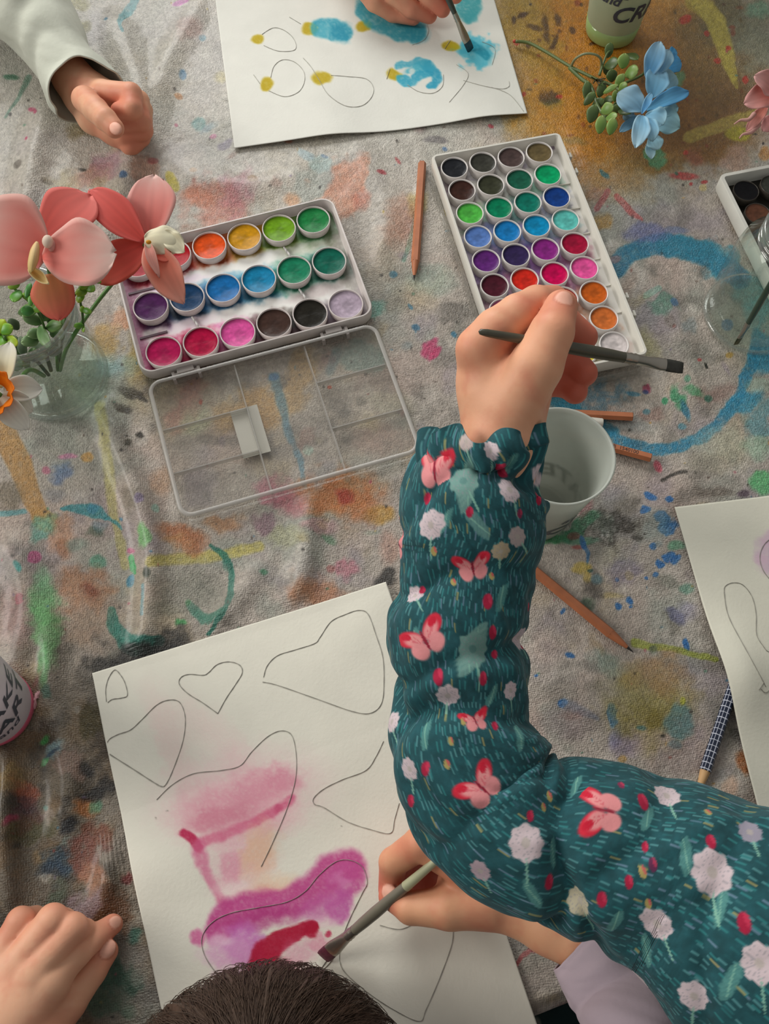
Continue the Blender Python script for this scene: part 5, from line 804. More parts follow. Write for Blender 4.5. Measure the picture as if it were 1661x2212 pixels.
# head: an oval skull bowed over the paper, with a face below; neck, shoulders, trunk and both arms
Hc = D(578, 2478, .475); yaw = np.array([-.02, 1.0, -.55]); yaw /= np.linalg.norm(yaw); crown = np.cross(np.array([1., 0, 0]), yaw); crown /= np.linalg.norm(crown); sx = np.cross(yaw, crown)
def hp(x, f, u): return Hc+sx*x+yaw*f+crown*u           # head coordinates: side, face-forward, crown-up
nk = Hc-crown*.085-yaw*.05; trunk = np.array([Hc[0], -.33, -.05])
s_d = SDF(np.minimum(Hc, trunk)-np.array([.30, .20, .62]), np.maximum(Hc, trunk)+np.array([.42, .18, .16]), .006); dh = s_d.new(); dh[:] = .3; X, Y, Z = np.meshgrid(*s_d.ax, indexing='ij', sparse=True)
def ell(c, rx, ry, rz):
    x = X-c[0]; y = Y-c[1]; z = Z-c[2]; a = (x*sx[0]+y*sx[1]+z*sx[2])/rx; b = (x*yaw[0]+y*yaw[1]+z*yaw[2])/ry; c_ = (x*crown[0]+y*crown[1]+z*crown[2])/rz; return (np.sqrt(a*a+b*b+c_*c_)-1)*min(rx, ry, rz)
dh = smin(dh, ell(Hc, .066, .080, .074), .0); dh = smin(dh, ell(hp(0, .034, -.050), .046, .046, .052), .02); dh = smin(dh, ell(hp(0, .083, -.035), .008, .012, .016), .01)      # skull, jaw, nose
for s in (-1, 1): dh = smin(dh, ell(hp(s*.066, -.002, -.03), .007, .016, .022), .006)      # ears
def ch_(ps, k=.03):
    global dh
    for (a, ra), (b, rb) in zip(ps[:-1], ps[1:]): dh = smin(dh, seg(X, Y, Z, np.array(a), np.array(b), ra, rb), k)
shL = trunk+np.array([-.13, .03, .02]); shR = trunk+np.array([.13, .03, .02])
ch_([(nk, .036), (trunk+np.array([0, .02, .04]), .05), (trunk, .09)]); ch_([(shL, .05), (shR, .05)]); ch_([(trunk+np.array([0, 0, -.05]), .10), (trunk+np.array([0, 0, -.32]), .10), (trunk+np.array([0, .0, -.50]), .11)])
elR = W(1470, 2420, .09); elL = W(-160, 2560, .07); wR = W(1270, 2045, .056); wL = W(-130, 2420, .045)
ch_([(shR, .042), (elR, .023), (W(1340, 2160, .066), .015), (wR, .010)], .006); ch_([(shL, .045), (elL, .030), (wL, .020)], .01)
v2, f2_ = nets(dh, s_d.lo, s_d.h); parts.append((v2, f2_, skin_cols(v2, [], [])))
V, Fq, C_ = join_parts(parts); bodyC = mesh('body', V, Fq, skinm, pc, cols=C_)
# facial features on the face that looks down at the sheet
g = G()
for s in (-1, 1): g.add(*lathe([(.0001, .0062), (.004, .0048), (.0062, .001), (.0062, -.003)], 20, hp(s*.026, .068, -.024)))
g.build('eye', pm('eye_white', 'd8d4cc', rough=.2), pc)
g = G(); g.add(*tube([hp(-.018, .070, -.066), hp(-.006, .080, -.064), hp(.006, .080, -.064), hp(.018, .070, -.066)], [.001, .004, .004, .001], 8)); g.build('lips', pm('lips', 'b0605c', rough=.4), pc)
# hair: shell of locks over the skull plus loose strands
nu, nv = 150, 260; Vh = []; hr = np.random.RandomState(5)
for i in range(nu):
    ph = i/(nu-1)*2.05
    for j in range(nv):
        t = 2*math.pi*j/nv; fwd = math.cos(t); sd_ = math.sin(t); a_ = .0745+.003*math.cos(t)
        lim = 1.0 if fwd < .3 else 1-(fwd-.3)*.34; p_ = ph*lim; lock = .0006*math.sin(t*38+3*math.sin(ph*2+t*3))+.0007*math.sin(t*91+ph*4)+.0010*math.sin(t*17+2)
        q = 1+lock/.075; side = (.008*max(0, math.sin(p_))**2)*(1+.5*(sd_ < 0))*abs(sd_)
        Vh.append(hp(math.sin(p_)*sd_*(.079*q)+side*sd_*1.0, math.sin(p_)*fwd*.088*q-.002-max(0, p_-1.3)*.012, math.cos(p_)*.083*q))
hairm = pm('dark_brown_hair', '4a3a30', rough=.5, spec=.35, var=.25, varscale=300, aniso=(1, 1, 1))
ho = mesh('hair', np.array(Vh), gridf_np(nu, nv, True), hairm, pc)
g = G()
for k in range(2200):
    t = hr.rand()*2*math.pi; p0 = hr.rand()*1.0; L_ = .35+.6*hr.rand(); pts = []
    lift = .0003+.0010*hr.rand()**4
    for i in range(7):
        p_ = p0+L_*i/6; fw_ = math.cos(t+.12*math.sin(p_*3+k)); sd_ = math.sin(t+.12*math.sin(p_*3+k)); li = 1+lift*(1+i*.2)/.075; side = .008*max(0, math.sin(p_))**2*(1+.5*(sd_ < 0))*abs(sd_)
        pts.append(hp(math.sin(p_)*sd_*.080*li+side*sd_, math.sin(p_)*fw_*.089*li-.002, math.cos(p_)*.084*li))
    g.add(*tube(pts, [.00022]*5+[.00015, .00006], 3, False))
tag(g.build('loose_strands', hairm, ho), None, kind='stuff')
# lavender sleeves and shirt
lav = pm('lavender_jersey', 'b5a4ae', rough=.8, spec=.2, bump=(350, .25, .0006), var=.04, sheen=.15)
stD = []
for (cx, cy, hw, z) in [(1243, 2046, 62, .055), (1262, 2066, 74, .056), (1300, 2106, 90, .060), (1335, 2150, 92, .066), (1368, 2200, 98, .074), (1400, 2270, 108, .08), (1440, 2370, 120, .088)]:
    p = W(cx, cy, z); stD.append((p, hw*dep(p)/F, hw*dep(p)/F*.92))
stD += [(elR+np.array([.0, -.012, .004]), .040, .040), (elR*.75+shR*.25+np.array([.004, -.008, 0]), .046, .046), (elR*.4+shR*.6, .055, .055), (shR+np.array([-.02, 0, 0]), .075, .075)]
def wrD(Q, T_, L): return .0012*sst(.01, .04, Q)+.0034*np.sin(Q*150+1.3*np.sin(T_+.5)+np.cos(T_*2))*sst(.01, .05, Q)*(.5+fbm(Q*20, np.sin(T_)+2, 2, 1))+.0028*(fbm(Q*50+np.cos(T_), np.sin(T_)*1.2+3, 3, 4)-.5)*2
Vg, Q, TT = sleeve_grid(stD, 320, 120, wrD); so = mesh('sleeve', Vg.reshape(-1, 3), gridf_np(320, 120, True), lav, pc); m_ = so.modifiers.new('t', 'SOLIDIFY'); m_.thickness = .0012; m_.offset = -1
stE = [(wL+np.array([-.004, -.012, .0]), .030, .028), ((wL*.5+elL*.5), .034, .033), (elL, .040, .039), (elL*.5+shL*.5, .046, .046), (shL+np.array([.02, 0, 0]), .075, .075)]
Vg, Q, TT = sleeve_grid(stE, 160, 64, wrD); so = mesh('sleeve', Vg.reshape(-1, 3), gridf_np(160, 64, True), lav, pc); so.modifiers.new('t', 'SOLIDIFY').thickness = .0012
Vs = []; 
for z, rx, ry in [(.07, .06, .05), (.055, .13, .08), (.03, .175, .10), (0, .165, .115), (-.10, .135, .122), (-.3, .135, .125), (-.5, .15, .14)]:
    for k in range(48): t = 2*math.pi*k/48; Vs.append(trunk+np.array([rx*math.cos(t), ry*math.sin(t), z]))
g = G(); g.add(Vs, gridf(7, 48, True)); g.build('shirt', lav, pc, sub=1)
# lap: rose trousers under the table edge
g = G()
for s in (-1, 1):
    a_ = trunk+np.array([s*.075, .02, -.42]); g.add(*tube([a_+[0, -.04, 0], a_, a_+np.array([s*.02, .16, .03]), a_+np.array([s*.03, .30, .02]), a_+np.array([s*.03, .34, -.06]), a_+np.array([s*.03, .35, -.17])], [.07, .085, .075, .062, .055, .045], 24))
g.build('trousers', pm('rose_trousers', '8c5f62', rough=.85, bump=(200, .3, .001)), pc)
# --- centre child: teal patterned sleeve, hand with brush over the long palette ---
pd_ = thing('person', 'person reaching over the table in a teal sleeve printed with butterflies and flowers', 'person')
def JD(px, py, depth, r): return (D(px, py, depth), r*.001)
HC = [[JD(1032, 752, .452, 11), JD(1070, 712, .450, 10.3), JD(1118, 678, .455, 9.8), JD(1158, 655, .462, 8.8), JD(1196, 648, .472, 7.6)],
 [JD(1040, 770, .470, 11), JD(1130, 705, .475, 9.4), JD(1215, 690, .480, 8.2), JD(1262, 728, .485, 7.2)],
 [JD(1060, 800, .480, 10.5), JD(1165, 770, .492, 9), JD(1235, 780, .492, 8.4), JD(1262, 806, .488, 7.2)],
 [JD(1080, 830, .484, 10), JD(1165, 825, .498, 8.6), JD(1222, 825, .496, 8), JD(1242, 846, .492, 6.8)],
 [JD(1105, 880, .452, 15), JD(1158, 790, .442, 13), JD(1192, 718, .440, 10.6), JD(1212, 662, .448, 8.2)]]
PC_ = [[JD(1084, 960, .460, 18.2), JD(1080, 900, .462, 18.6), JD(1062, 830, .462, 17), JD(1046, 778, .460, 13.5)], [JD(1084, 960, .460, 18), JD(1120, 850, .470, 17)], [JD(1080, 860, .462, 17), JD(1110, 800, .472, 15)], [JD(1084, 960, .460, 18.2), JD(1080, 1040, .462, 19)]]
nC = [(D(1216, 652, .4415), D(1218, 640, .446)-D(1196, 705, .442), .0058)]
tC = [(D(1212, 662, .44), .014, .5), (D(1196, 648, .47), .014, .5), (D(1262, 728, .485), .02, .9), (D(1262, 806, .488), .022, 1), (D(1242, 846, .492), .022, 1), (D(1150, 720, .47), .012, .6), (D(1030, 745, .45), .013, .2)]
V, Fq = body_part(HC, PC_, nails=nC); V = relax(V, Fq, 1); parts = [(V, Fq, skin_cols(V, tC, nC, 'd29c7c'))]
el = D(1075, 1735, .445); shd = D(2150, 2480, .36)+np.array([.03, -.05, .0])
v2, f2_ = limb([JD(1084, 1010, .46, 17), JD(1015, 1100, .46, 18), JD(990, 1500, .456, 20), (D(1040, 1700, .447), .020), JD(1130, 1800, .442, 21), JD(1450, 1900, .43, 26), (shd, .038)], .006); parts.append((v2, f2_, skin_cols(v2, [], []))); dressm = pm('dark_floral', '14302f', rough=.8); v2, f2_ = figure(pd_, shd, -1, (-.35, .94), dressm, '4a3828', lean=.0, headup=.22); parts.append((v2, f2_, skin_cols(v2, [], [])))
V, Fq, C_ = join_parts(parts); mesh('body', V, Fq, skinm, pd_, cols=C_)
stC = []
for cx, cy, hw, dp_ in [(1040, 944, 112, .458), (1040, 975, 128, .458), (1042, 1008, 122, .459), (1028, 1050, 142, .459), (1018, 1110, 150, .459), (1016, 1190, 148, .459), (1002, 1270, 136, .458), (992, 1350, 142, .456), (988, 1440, 144, .454), (990, 1530, 146, .452), (1004, 1630, 158, .449), (1052, 1725, 168, .446), (1140, 1795, 176, .440), (1290, 1838, 186, .435), (1450, 1896, 208, .428), (1640, 2020, 262, .41), (1850, 2200, 300, .39)]:
    p = D(cx, cy, dp_); stC.append((p, hw*dp_/F, min(hw*dp_/F*.96, .046)))
stC += [(shd, .060, .058)]
def wrC(Q, T_, L):
    up_ = .5+.5*np.sin(T_); r = .0022*np.sin(T_*15+1.5*np.sin(T_*4))*np.exp(-((Q-.014)/.008)**2)+.0045*np.sin(T_*9+2)*np.exp(-Q/.007)          # gathered cuff and its frill
    r += -.0035*np.exp(-((Q-.0165)/.0035)**2)
    for q0, w_, a_, ph in [(.030, .005, .0030, 1.0), (.050, .005, .0030, 2.4), (.066, .006, .0045, .6), (.090, .006, .0050, 2.6), (.104, .005, .0035, .4), (.120, .007, .0060, .2), (.150, .006, .0040, 1.6), (.168, .005, .0030, .1), (.188, .007, .0050, 3.0), (.207, .006, .0070, .3), (.229, .006, .0065, 1.0), (.252, .008, .0035, 2.2), (.30, .006, .0030, .9), (.36, .006, .0065, 1.2), (.43, .008, .004, 2.2)]: r -= a_*np.exp(-((Q-q0-.016*np.sin(T_+ph*2)-.005*np.sin(3*T_+ph))/w_)**2)*(.45+.55*np.cos(T_-ph))
    return r+.0045*(fbm(Q*30+np.cos(T_)*1.3, np.sin(T_)*1.5+8, 3, 0)-.5)*2
nL, nA = 900, 330; Vg, Q, TT = sleeve_grid(stC, nL, nA, wrC); _t = (Vg[0]-Vg[6]).mean(0); _t /= np.linalg.norm(_t); Vg = Vg+_t*((.0035*np.sin(TT*7+1)+.003*np.sin(TT*3))*np.exp(-Q/.01))[..., None]; Vf = Vg.reshape(-1, 3); 
Um = Q.ravel()*1000; Vm = (TT.ravel()/(2*np.pi)*250)
Pn = Paint(Um, Vm, hx('1d4a50'), 9.); Pn.c *= (1+(fbm(Um/3., Vm/3., 3, 1)-.5)*.35)[:, None]
# printed dashes all over: short pale strokes running along the arm, in cells
for cu, cv, w_, l_, col, al_, dens, sd in [(5.2, 2.3, .28, 2.0, '5f9a9c', .65, .42, 1), (9, 4.2, .36, 2.6, '7c8fa8', .65, .28, 2), (7, 3.1, .3, 2.2, '2f7678', .9, .7, 3), (13, 6, .5, 2.4, '9a8f5a', .8, .22, 4)]:
    ci = np.floor(Um/cu).astype(int); cj = np.floor(Vm/cv).astype(int); h1 = _tab[sd][ci & 255, cj & 255]; h2 = _tab[(sd+1) % 6][ci & 255, cj & 255]; h3 = _tab[(sd+2) % 6][cj & 255, ci & 255]
    du = np.abs(Um-(ci+.3+.4*h2)*cu); dv = np.abs(Vm-(cj+.3+.4*h3)*cv); a_ = al_*(h1 < dens)*(1-sst(l_*.85, l_, du))*(1-sst(w_*.7, w_*1.2, dv)); Pn.c += (hx(col)-Pn.c)*a_[:, None]
pxs = PX(Vf); nrm = np.cross(np.gradient(Vg, axis=1), np.gradient(Vg, axis=0)).reshape(-1, 3); nrm /= np.linalg.norm(nrm, axis=1)[:, None]+1e-12
ctr = Vg.mean(1, keepdims=True); out_ = (Vg-ctr).reshape(-1, 3); nrm *= np.sign((nrm*out_).sum(1))[:, None]; vis = (nrm*(CAM-Vf)).sum(1) > 0
SW = []
def motif(px, py, R, fn):
    d2 = (pxs[:, 0]-px)**2+(pxs[:, 1]-py)**2; d2[~vis] = 1e12; i = int(d2.argmin())
    if d2[i] > 60**2: return
    c = Vf[i]; n = nrm[i]; ex = RT-n*(RT@n); ex /= np.linalg.norm(ex); ey = np.cross(n, ex); rel = Vf-c; x = rel@ex*1000; y = rel@ey*1000; z = rel@n*1000; m = np.nonzero((x*x+y*y < R*R) & (np.abs(z) < 7))[0]; fn(m, x[m], y[m])
def mix(m, a_, col): Pn.c[m] += (hx(col)-Pn.c[m])*np.clip(a_, 0, 1)[:, None]
def elp(x, y, cx, cy, rx, ry, ang, soft=.15):
    t = math.radians(ang); dx = x-cx; dy = y-cy; return 1-sst(1-soft, 1+soft, np.sqrt(((dx*math.cos(t)+dy*math.sin(t))/rx)**2+((-dx*math.sin(t)+dy*math.cos(t))/ry)**2))
def rot(x, y, a): t = math.radians(a); return x*math.cos(t)+y*math.sin(t), -x*math.sin(t)+y*math.cos(t)
def butterfly(px, py, sc, ang):
    def f(m, x, y):
        x, y = rot(x/sc, y/sc, ang)
        for s in (-1, 1):
            mix(m, elp(x, y, s*6, 4.2, 6.6, 3.8, s*38), 'c8283c'); mix(m, elp(x, y, s*4.6, 3.0, 4.8, 3.0, s*38, .3), 'd88c8c'); mix(m, elp(x, y, s*4.2, -3, 3.9, 4.6, s*-30), 'd4888a'); mix(m, elp(x, y, s*7, 6, 2.6, 1.6, s*40), 'c01c34')
            for k in range(3): mix(m, elp(x, y, s*(2.6+k*1.9), 1.5+k*1.2, .22, 3.6, -s*(20+k*12))*.5, 'c04858')
        mix(m, elp(x, y, 0, 0, .7, 5, 0), '8a2034')
    motif(px, py, 14*sc, f)
def flower(px, py, r, ang=0, col='c4b4b8', ct='a8a098'):
    def f(m, x, y):
        x, y = rot(x, y, ang); q = np.hypot(x/1.0, y/1.12); t = np.arctan2(y, x); rr = r*(1+.07*np.cos(t*8)); mix(m, 1-sst(rr*.92, rr*1.04, q), col)
        mix(m, (np.abs(np.sin(t*9)) < .22)*(q > r*.25)*(q < r*.85)*.55, '8c8a90'); mix(m, (1-sst(r*.22, r*.32, q))*.7, ct); mix(m, elp(x, y, 0, -r*1.7, .5, r*.9, 0)*.9, '7fae9c')
    motif(px, py, r*3, f)
def tulip(px, py, r=2.6, ang=0, col='a01c3c'):
    def f(m, x, y):
        x, y = rot(x, y, ang); mix(m, elp(x, y, 0, 0, r*.72, r*1.15, 0), col); mix(m, elp(x, y, r*.35, r*.4, r*.3, r*.8, 10)*.6, 'c83c58')
    motif(px, py, r*2.5, f)
def leafy(px, py, r=8, ang=0, col='4f8480'):
    def f(m, x, y):
        x, y = rot(x, y, ang)
        for k in range(-3, 4): mix(m, elp(x, y, k*r*.10, k*r*.24, r*.72*(1-abs(k)*.13), r*.15, 30)*.8, col)
        mix(m, elp(x, y, 0, 0, .35, r, -20)*.7, '7fae9c')
    motif(px, py, r*1.6, f)
for a in [(1008, 1045, 11, 20, '6f948c'), (1012, 1405, 12, 10, '6f948c'), (1030, 1130, 8, 70, '5f8884'), (1100, 1000, 6, 0), (960, 1130, 6, 0), (905, 1380, 5, 50), (1245, 1700, 5, 0), (1190, 1840, 6, 30), (1395, 1770, 6, 0), (1480, 1850, 7, 20), (1150, 1930, 7, 60), (1330, 1990, 6, 10), (1560, 1960, 7, 0), (1400, 2050, 7, 40), (1580, 2120, 8, 0), (1080, 1290, 6, 10), (920, 1590, 6, 20), (1120, 1590, 6, 40), (1060, 1500, 5, 0)]: leafy(*a)
flower(1002, 1042, 6.5, 20, '6c918a', '4f7874'); flower(1018, 1402, 7.5, 0, '6c918a', '4f7874')
butterfly(945, 1010, .95, 15); butterfly(918, 1385, 1.0, 30); butterfly(1040, 1700, .95, 45); butterfly(1305, 1750, 1.05, 80); butterfly(1020, 1225, .8, 10); butterfly(1025, 1560, .6, 20); butterfly(868, 1180, .7, 60);
for a in [(932, 1135, 6.2, 0), (900, 1290, 4.4, 10), (1117, 1375, 5.2, 0), (968, 1500, 5.4, 0), (850, 1560, 4.5, 0), (888, 1660, 4.8, 10), (1100, 1490, 4, 0), (1135, 1822, 7.2, 0), (1440, 1722, 6.2, 0), (1535, 1885, 8.4, 0), (1255, 1945, 6, 10, 'b8b098'), (1420, 1995, 6.0, 20), (1100, 1060, 5.2, 30), (1150, 1030, 4.6, 20), (1060, 975, 4, 0), (1115, 1160, 4.5, 40, 'a89a98'), (1040, 1880, 4.6, 30, 'a8949c'), (1500, 2150, 6, 0), (1640, 2080, 7, 0), (1350, 2150, 5, 0), (1620, 1800, 5, 0, '8f8a98'), (1080, 1190, 4, 0, 'a89a80'), (1010, 955, 4, 0, 'b8a8a4')]: flower(*a)
for a in [(1085, 1025, 3), (927, 1080, 3), (1015, 1105, 2.2), (1160, 1080, 2.4), (1053, 1300, 3.2), (1062, 1365, 2.8), (913, 1278, 2.2), (946, 1462, 3.4), (1042, 1465, 2.6), (1066, 1415, 2.2), (922, 1662, 2.8), (890, 1730, 2.6), (1145, 1762, 2.2), (1387, 1735, 3.4), (1185, 1905, 3), (1302, 1940, 3), (1535, 1818, 2.8), (1605, 1995, 3.6), (1140, 1385, 2.2), (1137, 1310, 2), (1068, 1570, 2.2), (1360, 1905, 2.4), (1395, 1830, 2.2), (1120, 1110, 2, 0, '7c2848'), (1340, 1700, 2, 0, '7c2848'), (1410, 1870, 2.4, 0, '5c2848')]: tulip(*a)
for a in [(975, 1600, 1.8), (1170, 1745, 1.8), (1185, 1720, 2), (1388, 1885, 2.2), (965, 1650, 2), (1000, 1560, 1.6), (1060, 1245, 1.6), (940, 1190, 2), (860, 1120, 2), (1400, 1950, 2), (980, 1260, 1.7), (1530, 1760, 2)]: tulip(*a, 10, 'a09058')
tealm = pm('teal_print_cotton', attr=True, rough=.78, spec=.2, bump=(420, .25, .0006), sheen=.1)
cuf = Vf.copy(); so = mesh('sleeve', cuf, gridf_np(nL, nA, True), tealm, pd_, cols=np.clip(Pn.lin()*1.08, 0, .9)); tag(so, 'teal sleeve printed with butterflies, flowers and dashes, with a gathered frilled cuff'); m_ = so.modifiers.new('t', 'SOLIDIFY'); m_.thickness = .001; m_.offset = -1
# dress body and skirt hanging below the table edge
dressm, nt, o = nmat('dark_floral_cotton'); N = nt.nodes; L_ = nt.links; b = N.new('ShaderNodeBsdfPrincipled'); b.inputs['Roughness'].default_value = .8; tc = N.new('ShaderNodeTexCoord'); vo = N.new('ShaderNodeTexVoronoi'); vo.inputs['Scale'].default_value = 38; L_.new(tc.outputs['Object'], vo.inputs['Vector']); cr = N.new('ShaderNodeValToRGB'); e = cr.color_ramp; e.elements[0].position = .0; e.elements[0].color = (.32, .25, .26, 1); e.elements[1].position = .34; e.elements[1].color = (.012, .045, .05, 1); x_ = e.elements.new(.26); x_.color = (.20, .24, .22, 1); L_.new(vo.outputs['Distance'], cr.inputs[0]); L_.new(cr.outputs[0], b.inputs['Base Color']); L_.new(b.outputs[0], o.inputs[0])
sk = []; dc = shd+np.array([.94, .35, 0])*(.13)
for z, rx in [(-.28, .105), (-.36, .13), (-.46, .17), (-.62, .21), (-.80, .24)]:
    for k in range(72): t = 2*math.pi*k/72; q = 1+.05*math.sin(k*math.pi/3)*(z < -.3); sk.append(dc+np.array([rx*q*math.cos(t), rx*q*math.sin(t), z]))
g = G(); g.add(sk, gridf(5, 72, True)); g.build('dress_skirt', dressm, pd_, sub=1)
g = G(); a_ = W(1330, 2330, -.17)
g.add(*tube([a_+[.16, -.12, 0], a_+[.08, -.04, 0], a_+[-.02, .05, -.005], a_+[-.04, .08, -.06]], [.085, .08, .07, .055], 28)); g.build('skirt', dressm, pd_)
# ---------------- brushes ----------------
def brush(label, tip, end, r, ferr, bristle, hcol, bcol, ztip_w, tipcol=None, endcol=None, flat=1.0, fz=None):
    t = thing('paint_brush', label, 'paint brush'); tip = np.array(tip); end = np.array(end); L = np.linalg.norm(end-tip); t.matrix_world = Matrix.Translation(Vector(tip)) @ Matrix.Rotation(0, 4, 'Z') @ Vector(end-tip).to_track_quat('Z', 'X').to_matrix().to_4x4()
    Ri = np.array(t.matrix_world.to_3x3()).T; up = Ri@(-FW); ang = math.atan2(up[1], up[0]); ca, sa = math.cos(ang), math.sin(ang)
    def ring(z, rw, rt2, n=28): return [(rt2*math.cos(2*math.pi*k/n)*ca-rw*math.sin(2*math.pi*k/n)*sa, rt2*math.cos(2*math.pi*k/n)*sa+rw*math.sin(2*math.pi*k/n)*ca, z) for k in range(n)]
    w = ztip_w
    b0, f0 = bristle, bristle+ferr
    g = G(); V = []; pr = [(0, w*.88, w*.12), (b0*.25, w*.98, w*.2), (b0*.8, w*1.0, w*.34), (b0+.001, w*.96, w*.36)]
    for z, a_, b_ in pr: V += ring(z, a_, b_, 56)
    V = [(x*(1+.05*math.sin(i*2.4)), y*(1+.05*math.sin(i*2.4)), z) for i, (x, y, z) in enumerate(V)]; g.add(V, gridf(4, 56, True)+[[k for k in range(56)][::-1]]); g.build('bristles', pm('bristles', bcol, rough=.5, var=.3, varscale=500), t)
    g = G(); V = []; 
    for z, a_, b_ in [(b0, w*1.0, w*.42), (b0+ferr*.12, w*1.03, w*.45), (b0+ferr*.2, w*1.0, w*.43), (b0+ferr*.45, w*.82, r*.9), (b0+ferr*.7, r*1.05, r*1.05), (b0+ferr*.74, r*1.15, r*1.15), (b0+ferr*.79, r*1.02, r*1.02), (b0+ferr*.84, r*1.13, r*1.13), (b0+ferr*.9, r*1.02, r*1.02), (f0, r*1.03, r*1.03)]: V += ring(z, a_, b_)
    g.add(V, gridf(10, 28, True)); tag(g.build('ferrule', pm('steel_ferrule', 'a8a298', rough=.25, metal=.85), t), 'shiny metal ferrule')
    g = G(); V = []; H_ = L-f0
    for u, q in [(0, 1), (.1, 1.12), (.25, 1.2), (.5, 1.05), (.75, .85), (.95, .68), (.99, .5), (1, .1)]: V += ring(f0+H_*u, r*q, r*q)
    g.add(V, gridf(8, 28, True)); g.build('handle', pm('handle_paint', hcol, rough=.35, var=.15, varscale=60, coat=.2), t)
    if endcol: g = G(); V = []; [V.extend(ring(f0+H_*u, r*q*1.03, r*q*1.03)) for u, q in [(.60, .99), (.75, .86), (.95, .7), (.992, .5), (1.0, .12)]]; g.add(V, gridf(5, 28, True)); tag(g.build('handle_tip', pm('tip_paint', endcol, rough=.4, var=.1), t), 'pale dipped handle end')
    return t
brush('flat brush with wine red bristles held over the pink painting', W(697, 2068, .0035), W(955, 1848, .074), .0030, .024, .008, '6f6a5c', '5e2438', .0048, endcol='a8a888')
brush('dark green handled brush held in mid-air over the long palette', D(1475, 795, .475), D(1034, 716, .432), .0027, .026, .011, '4a483a', '3a3a34', .0032)
brush('flat brush with teal wet bristles touching the far sheet', W(1017, 109, .003), W(930, -90, .085), .0022, .030, .010, '3a4038', '1a4450', .0038)
brush('green handled brush standing inside the glass jar at the right edge', W(1590, 744, .006), W(1730, 500, .145), .0020, .022, .010, '2c4232', '33402c', .0022)
# ---------------- artificial flowers ----------------
petalm = pm('silk_petal', attr=True, rough=.6, spec=.25, transl=.25, bump=(260, .15, .0005)); leafm = pm('plastic_leaf', attr=True, rough=.38, spec=.4, bump=(200, .15, .0006))
CAMN = -FW
def petal(g, base, tip, width, cup=.12, bend=.12, p=1.25, q=.75, cb='d0605c', ce='d8a098', ruf=.0, nrm=None, tilt=0, nu=18, nv=13, seed=0, cpow=1.6, vein=.03, twist=0):
    base = np.array(base, float); tip = np.array(tip, float); a = tip-base; L = np.linalg.norm(a); ah = a/L; n = CAMN if nrm is None else nrm; n = n-ah*(n@ah); n /= np.linalg.norm(n); s = np.cross(ah, n)
    if tilt: t = math.radians(tilt); s, n = s*math.cos(t)+n*math.sin(t), n*math.cos(t)-s*math.sin(t)
    rs = np.random.RandomState(seed+3); f1_, f2_ = rs.rand(2)*6; V = []; C_ = []; cb_ = hx(cb); ce_ = hx(ce)
    for i in range(nu):
        u = i/(nu-1); w = width*max(math.sin(math.pi*min(max(u*.985+.012, 0), 1)**p), 0)**q*.5
        for j in range(nv):
            v = j/(nv-1)*2-1; wob = 1+.035*math.sin(u*11+f1_+v*2); z = cup*width*v*v*math.sin(math.pi*u)**.5+bend*L*math.sin(math.pi*u*.9)+ruf*width*math.sin(u*13+f2_+v*3)*abs(v)**2 + twist*v*u*width
            V.append(base+a*u*(1+.02*math.sin(v*5+f1_))+s*v*w*wob+n*z); k = np.clip(max(u**cpow, abs(v)**2.4*.8), 0, 1); c = cb_+(ce_-cb_)*k; c = c*(1+vein*math.sin(v*23+f1_)*(1-k*.5)); C_.append(np.clip(lin(np.clip(c, 0, 1))*1.3, 0, .9))
    m = sum(len(x) for x in g.V); g.V.append(np.array(V)); g.F += [[x+m for x in f] for f in gridf(nu, nv)]; g.C.append(np.array(C_))
def fin(g, name, mat, parent, solid=.0004): return g.build(name, mat, parent, cols=True, solid=solid)
def blob_(g, c, rx, ry, rz, col, ax=None, n=16):
    V = []; 
    ax = np.array(ax if ax is not None else [0, 0, 1.]); ax = ax/np.linalg.norm(ax); s = np.cross(ax, CAMN); s = s/(np.linalg.norm(s)+1e-9); t = np.cross(ax, s)
    for i in range(n//2+1):
        ph = math.pi*i/(n//2)
        for k in range(n): th = 2*math.pi*k/n; V.append(np.array(c)+s*rx*math.sin(ph)*math.cos(th)+t*ry*math.sin(ph)*math.sin(th)+ax*rz*math.cos(ph))
    m = sum(len(x) for x in g.V); g.V.append(np.array(V)); g.F += [[x+m for x in f] for f in gridf(n//2+1, n, True)]; g.C.append(np.tile(np.clip(lin(hx(col))*1.3, 0, .9), (len(V), 1)))
def tubec(g, pts, r, col, n=8): V, Fc = tube(pts, r, n); m = sum(len(x) for x in g.V); g.V.append(np.array(V)); g.F += [[x+m for x in f] for f in Fc]; g.C.append(np.tile(np.clip(lin(hx(col))*1.2, 0, .9), (len(V), 1)))
def orchid(label, petals, z, stem, group=None):
    t = thing('orchid_flower', label, 'flower')
    for i, (b, tp_, w_, kw) in enumerate(petals):
        zb = kw.pop('zb', z); zt = kw.pop('zt', z); B_ = W(*b, zb); T_ = W(*tp_, zt); g = G(); petal(g, B_, T_, w_*dep(B_)/F, seed=i*7+len(label), **kw); fin(g, 'petal', petalm, t)
    g = G(); tubec(g, crom(stem, 6), .0014, '4e7a3c'); fin(g, 'stem', leafm, t, 0); return t
PK = dict(cb='d46c62', ce='e6c2b8')
jt = jl+np.array([0, 0, .0])
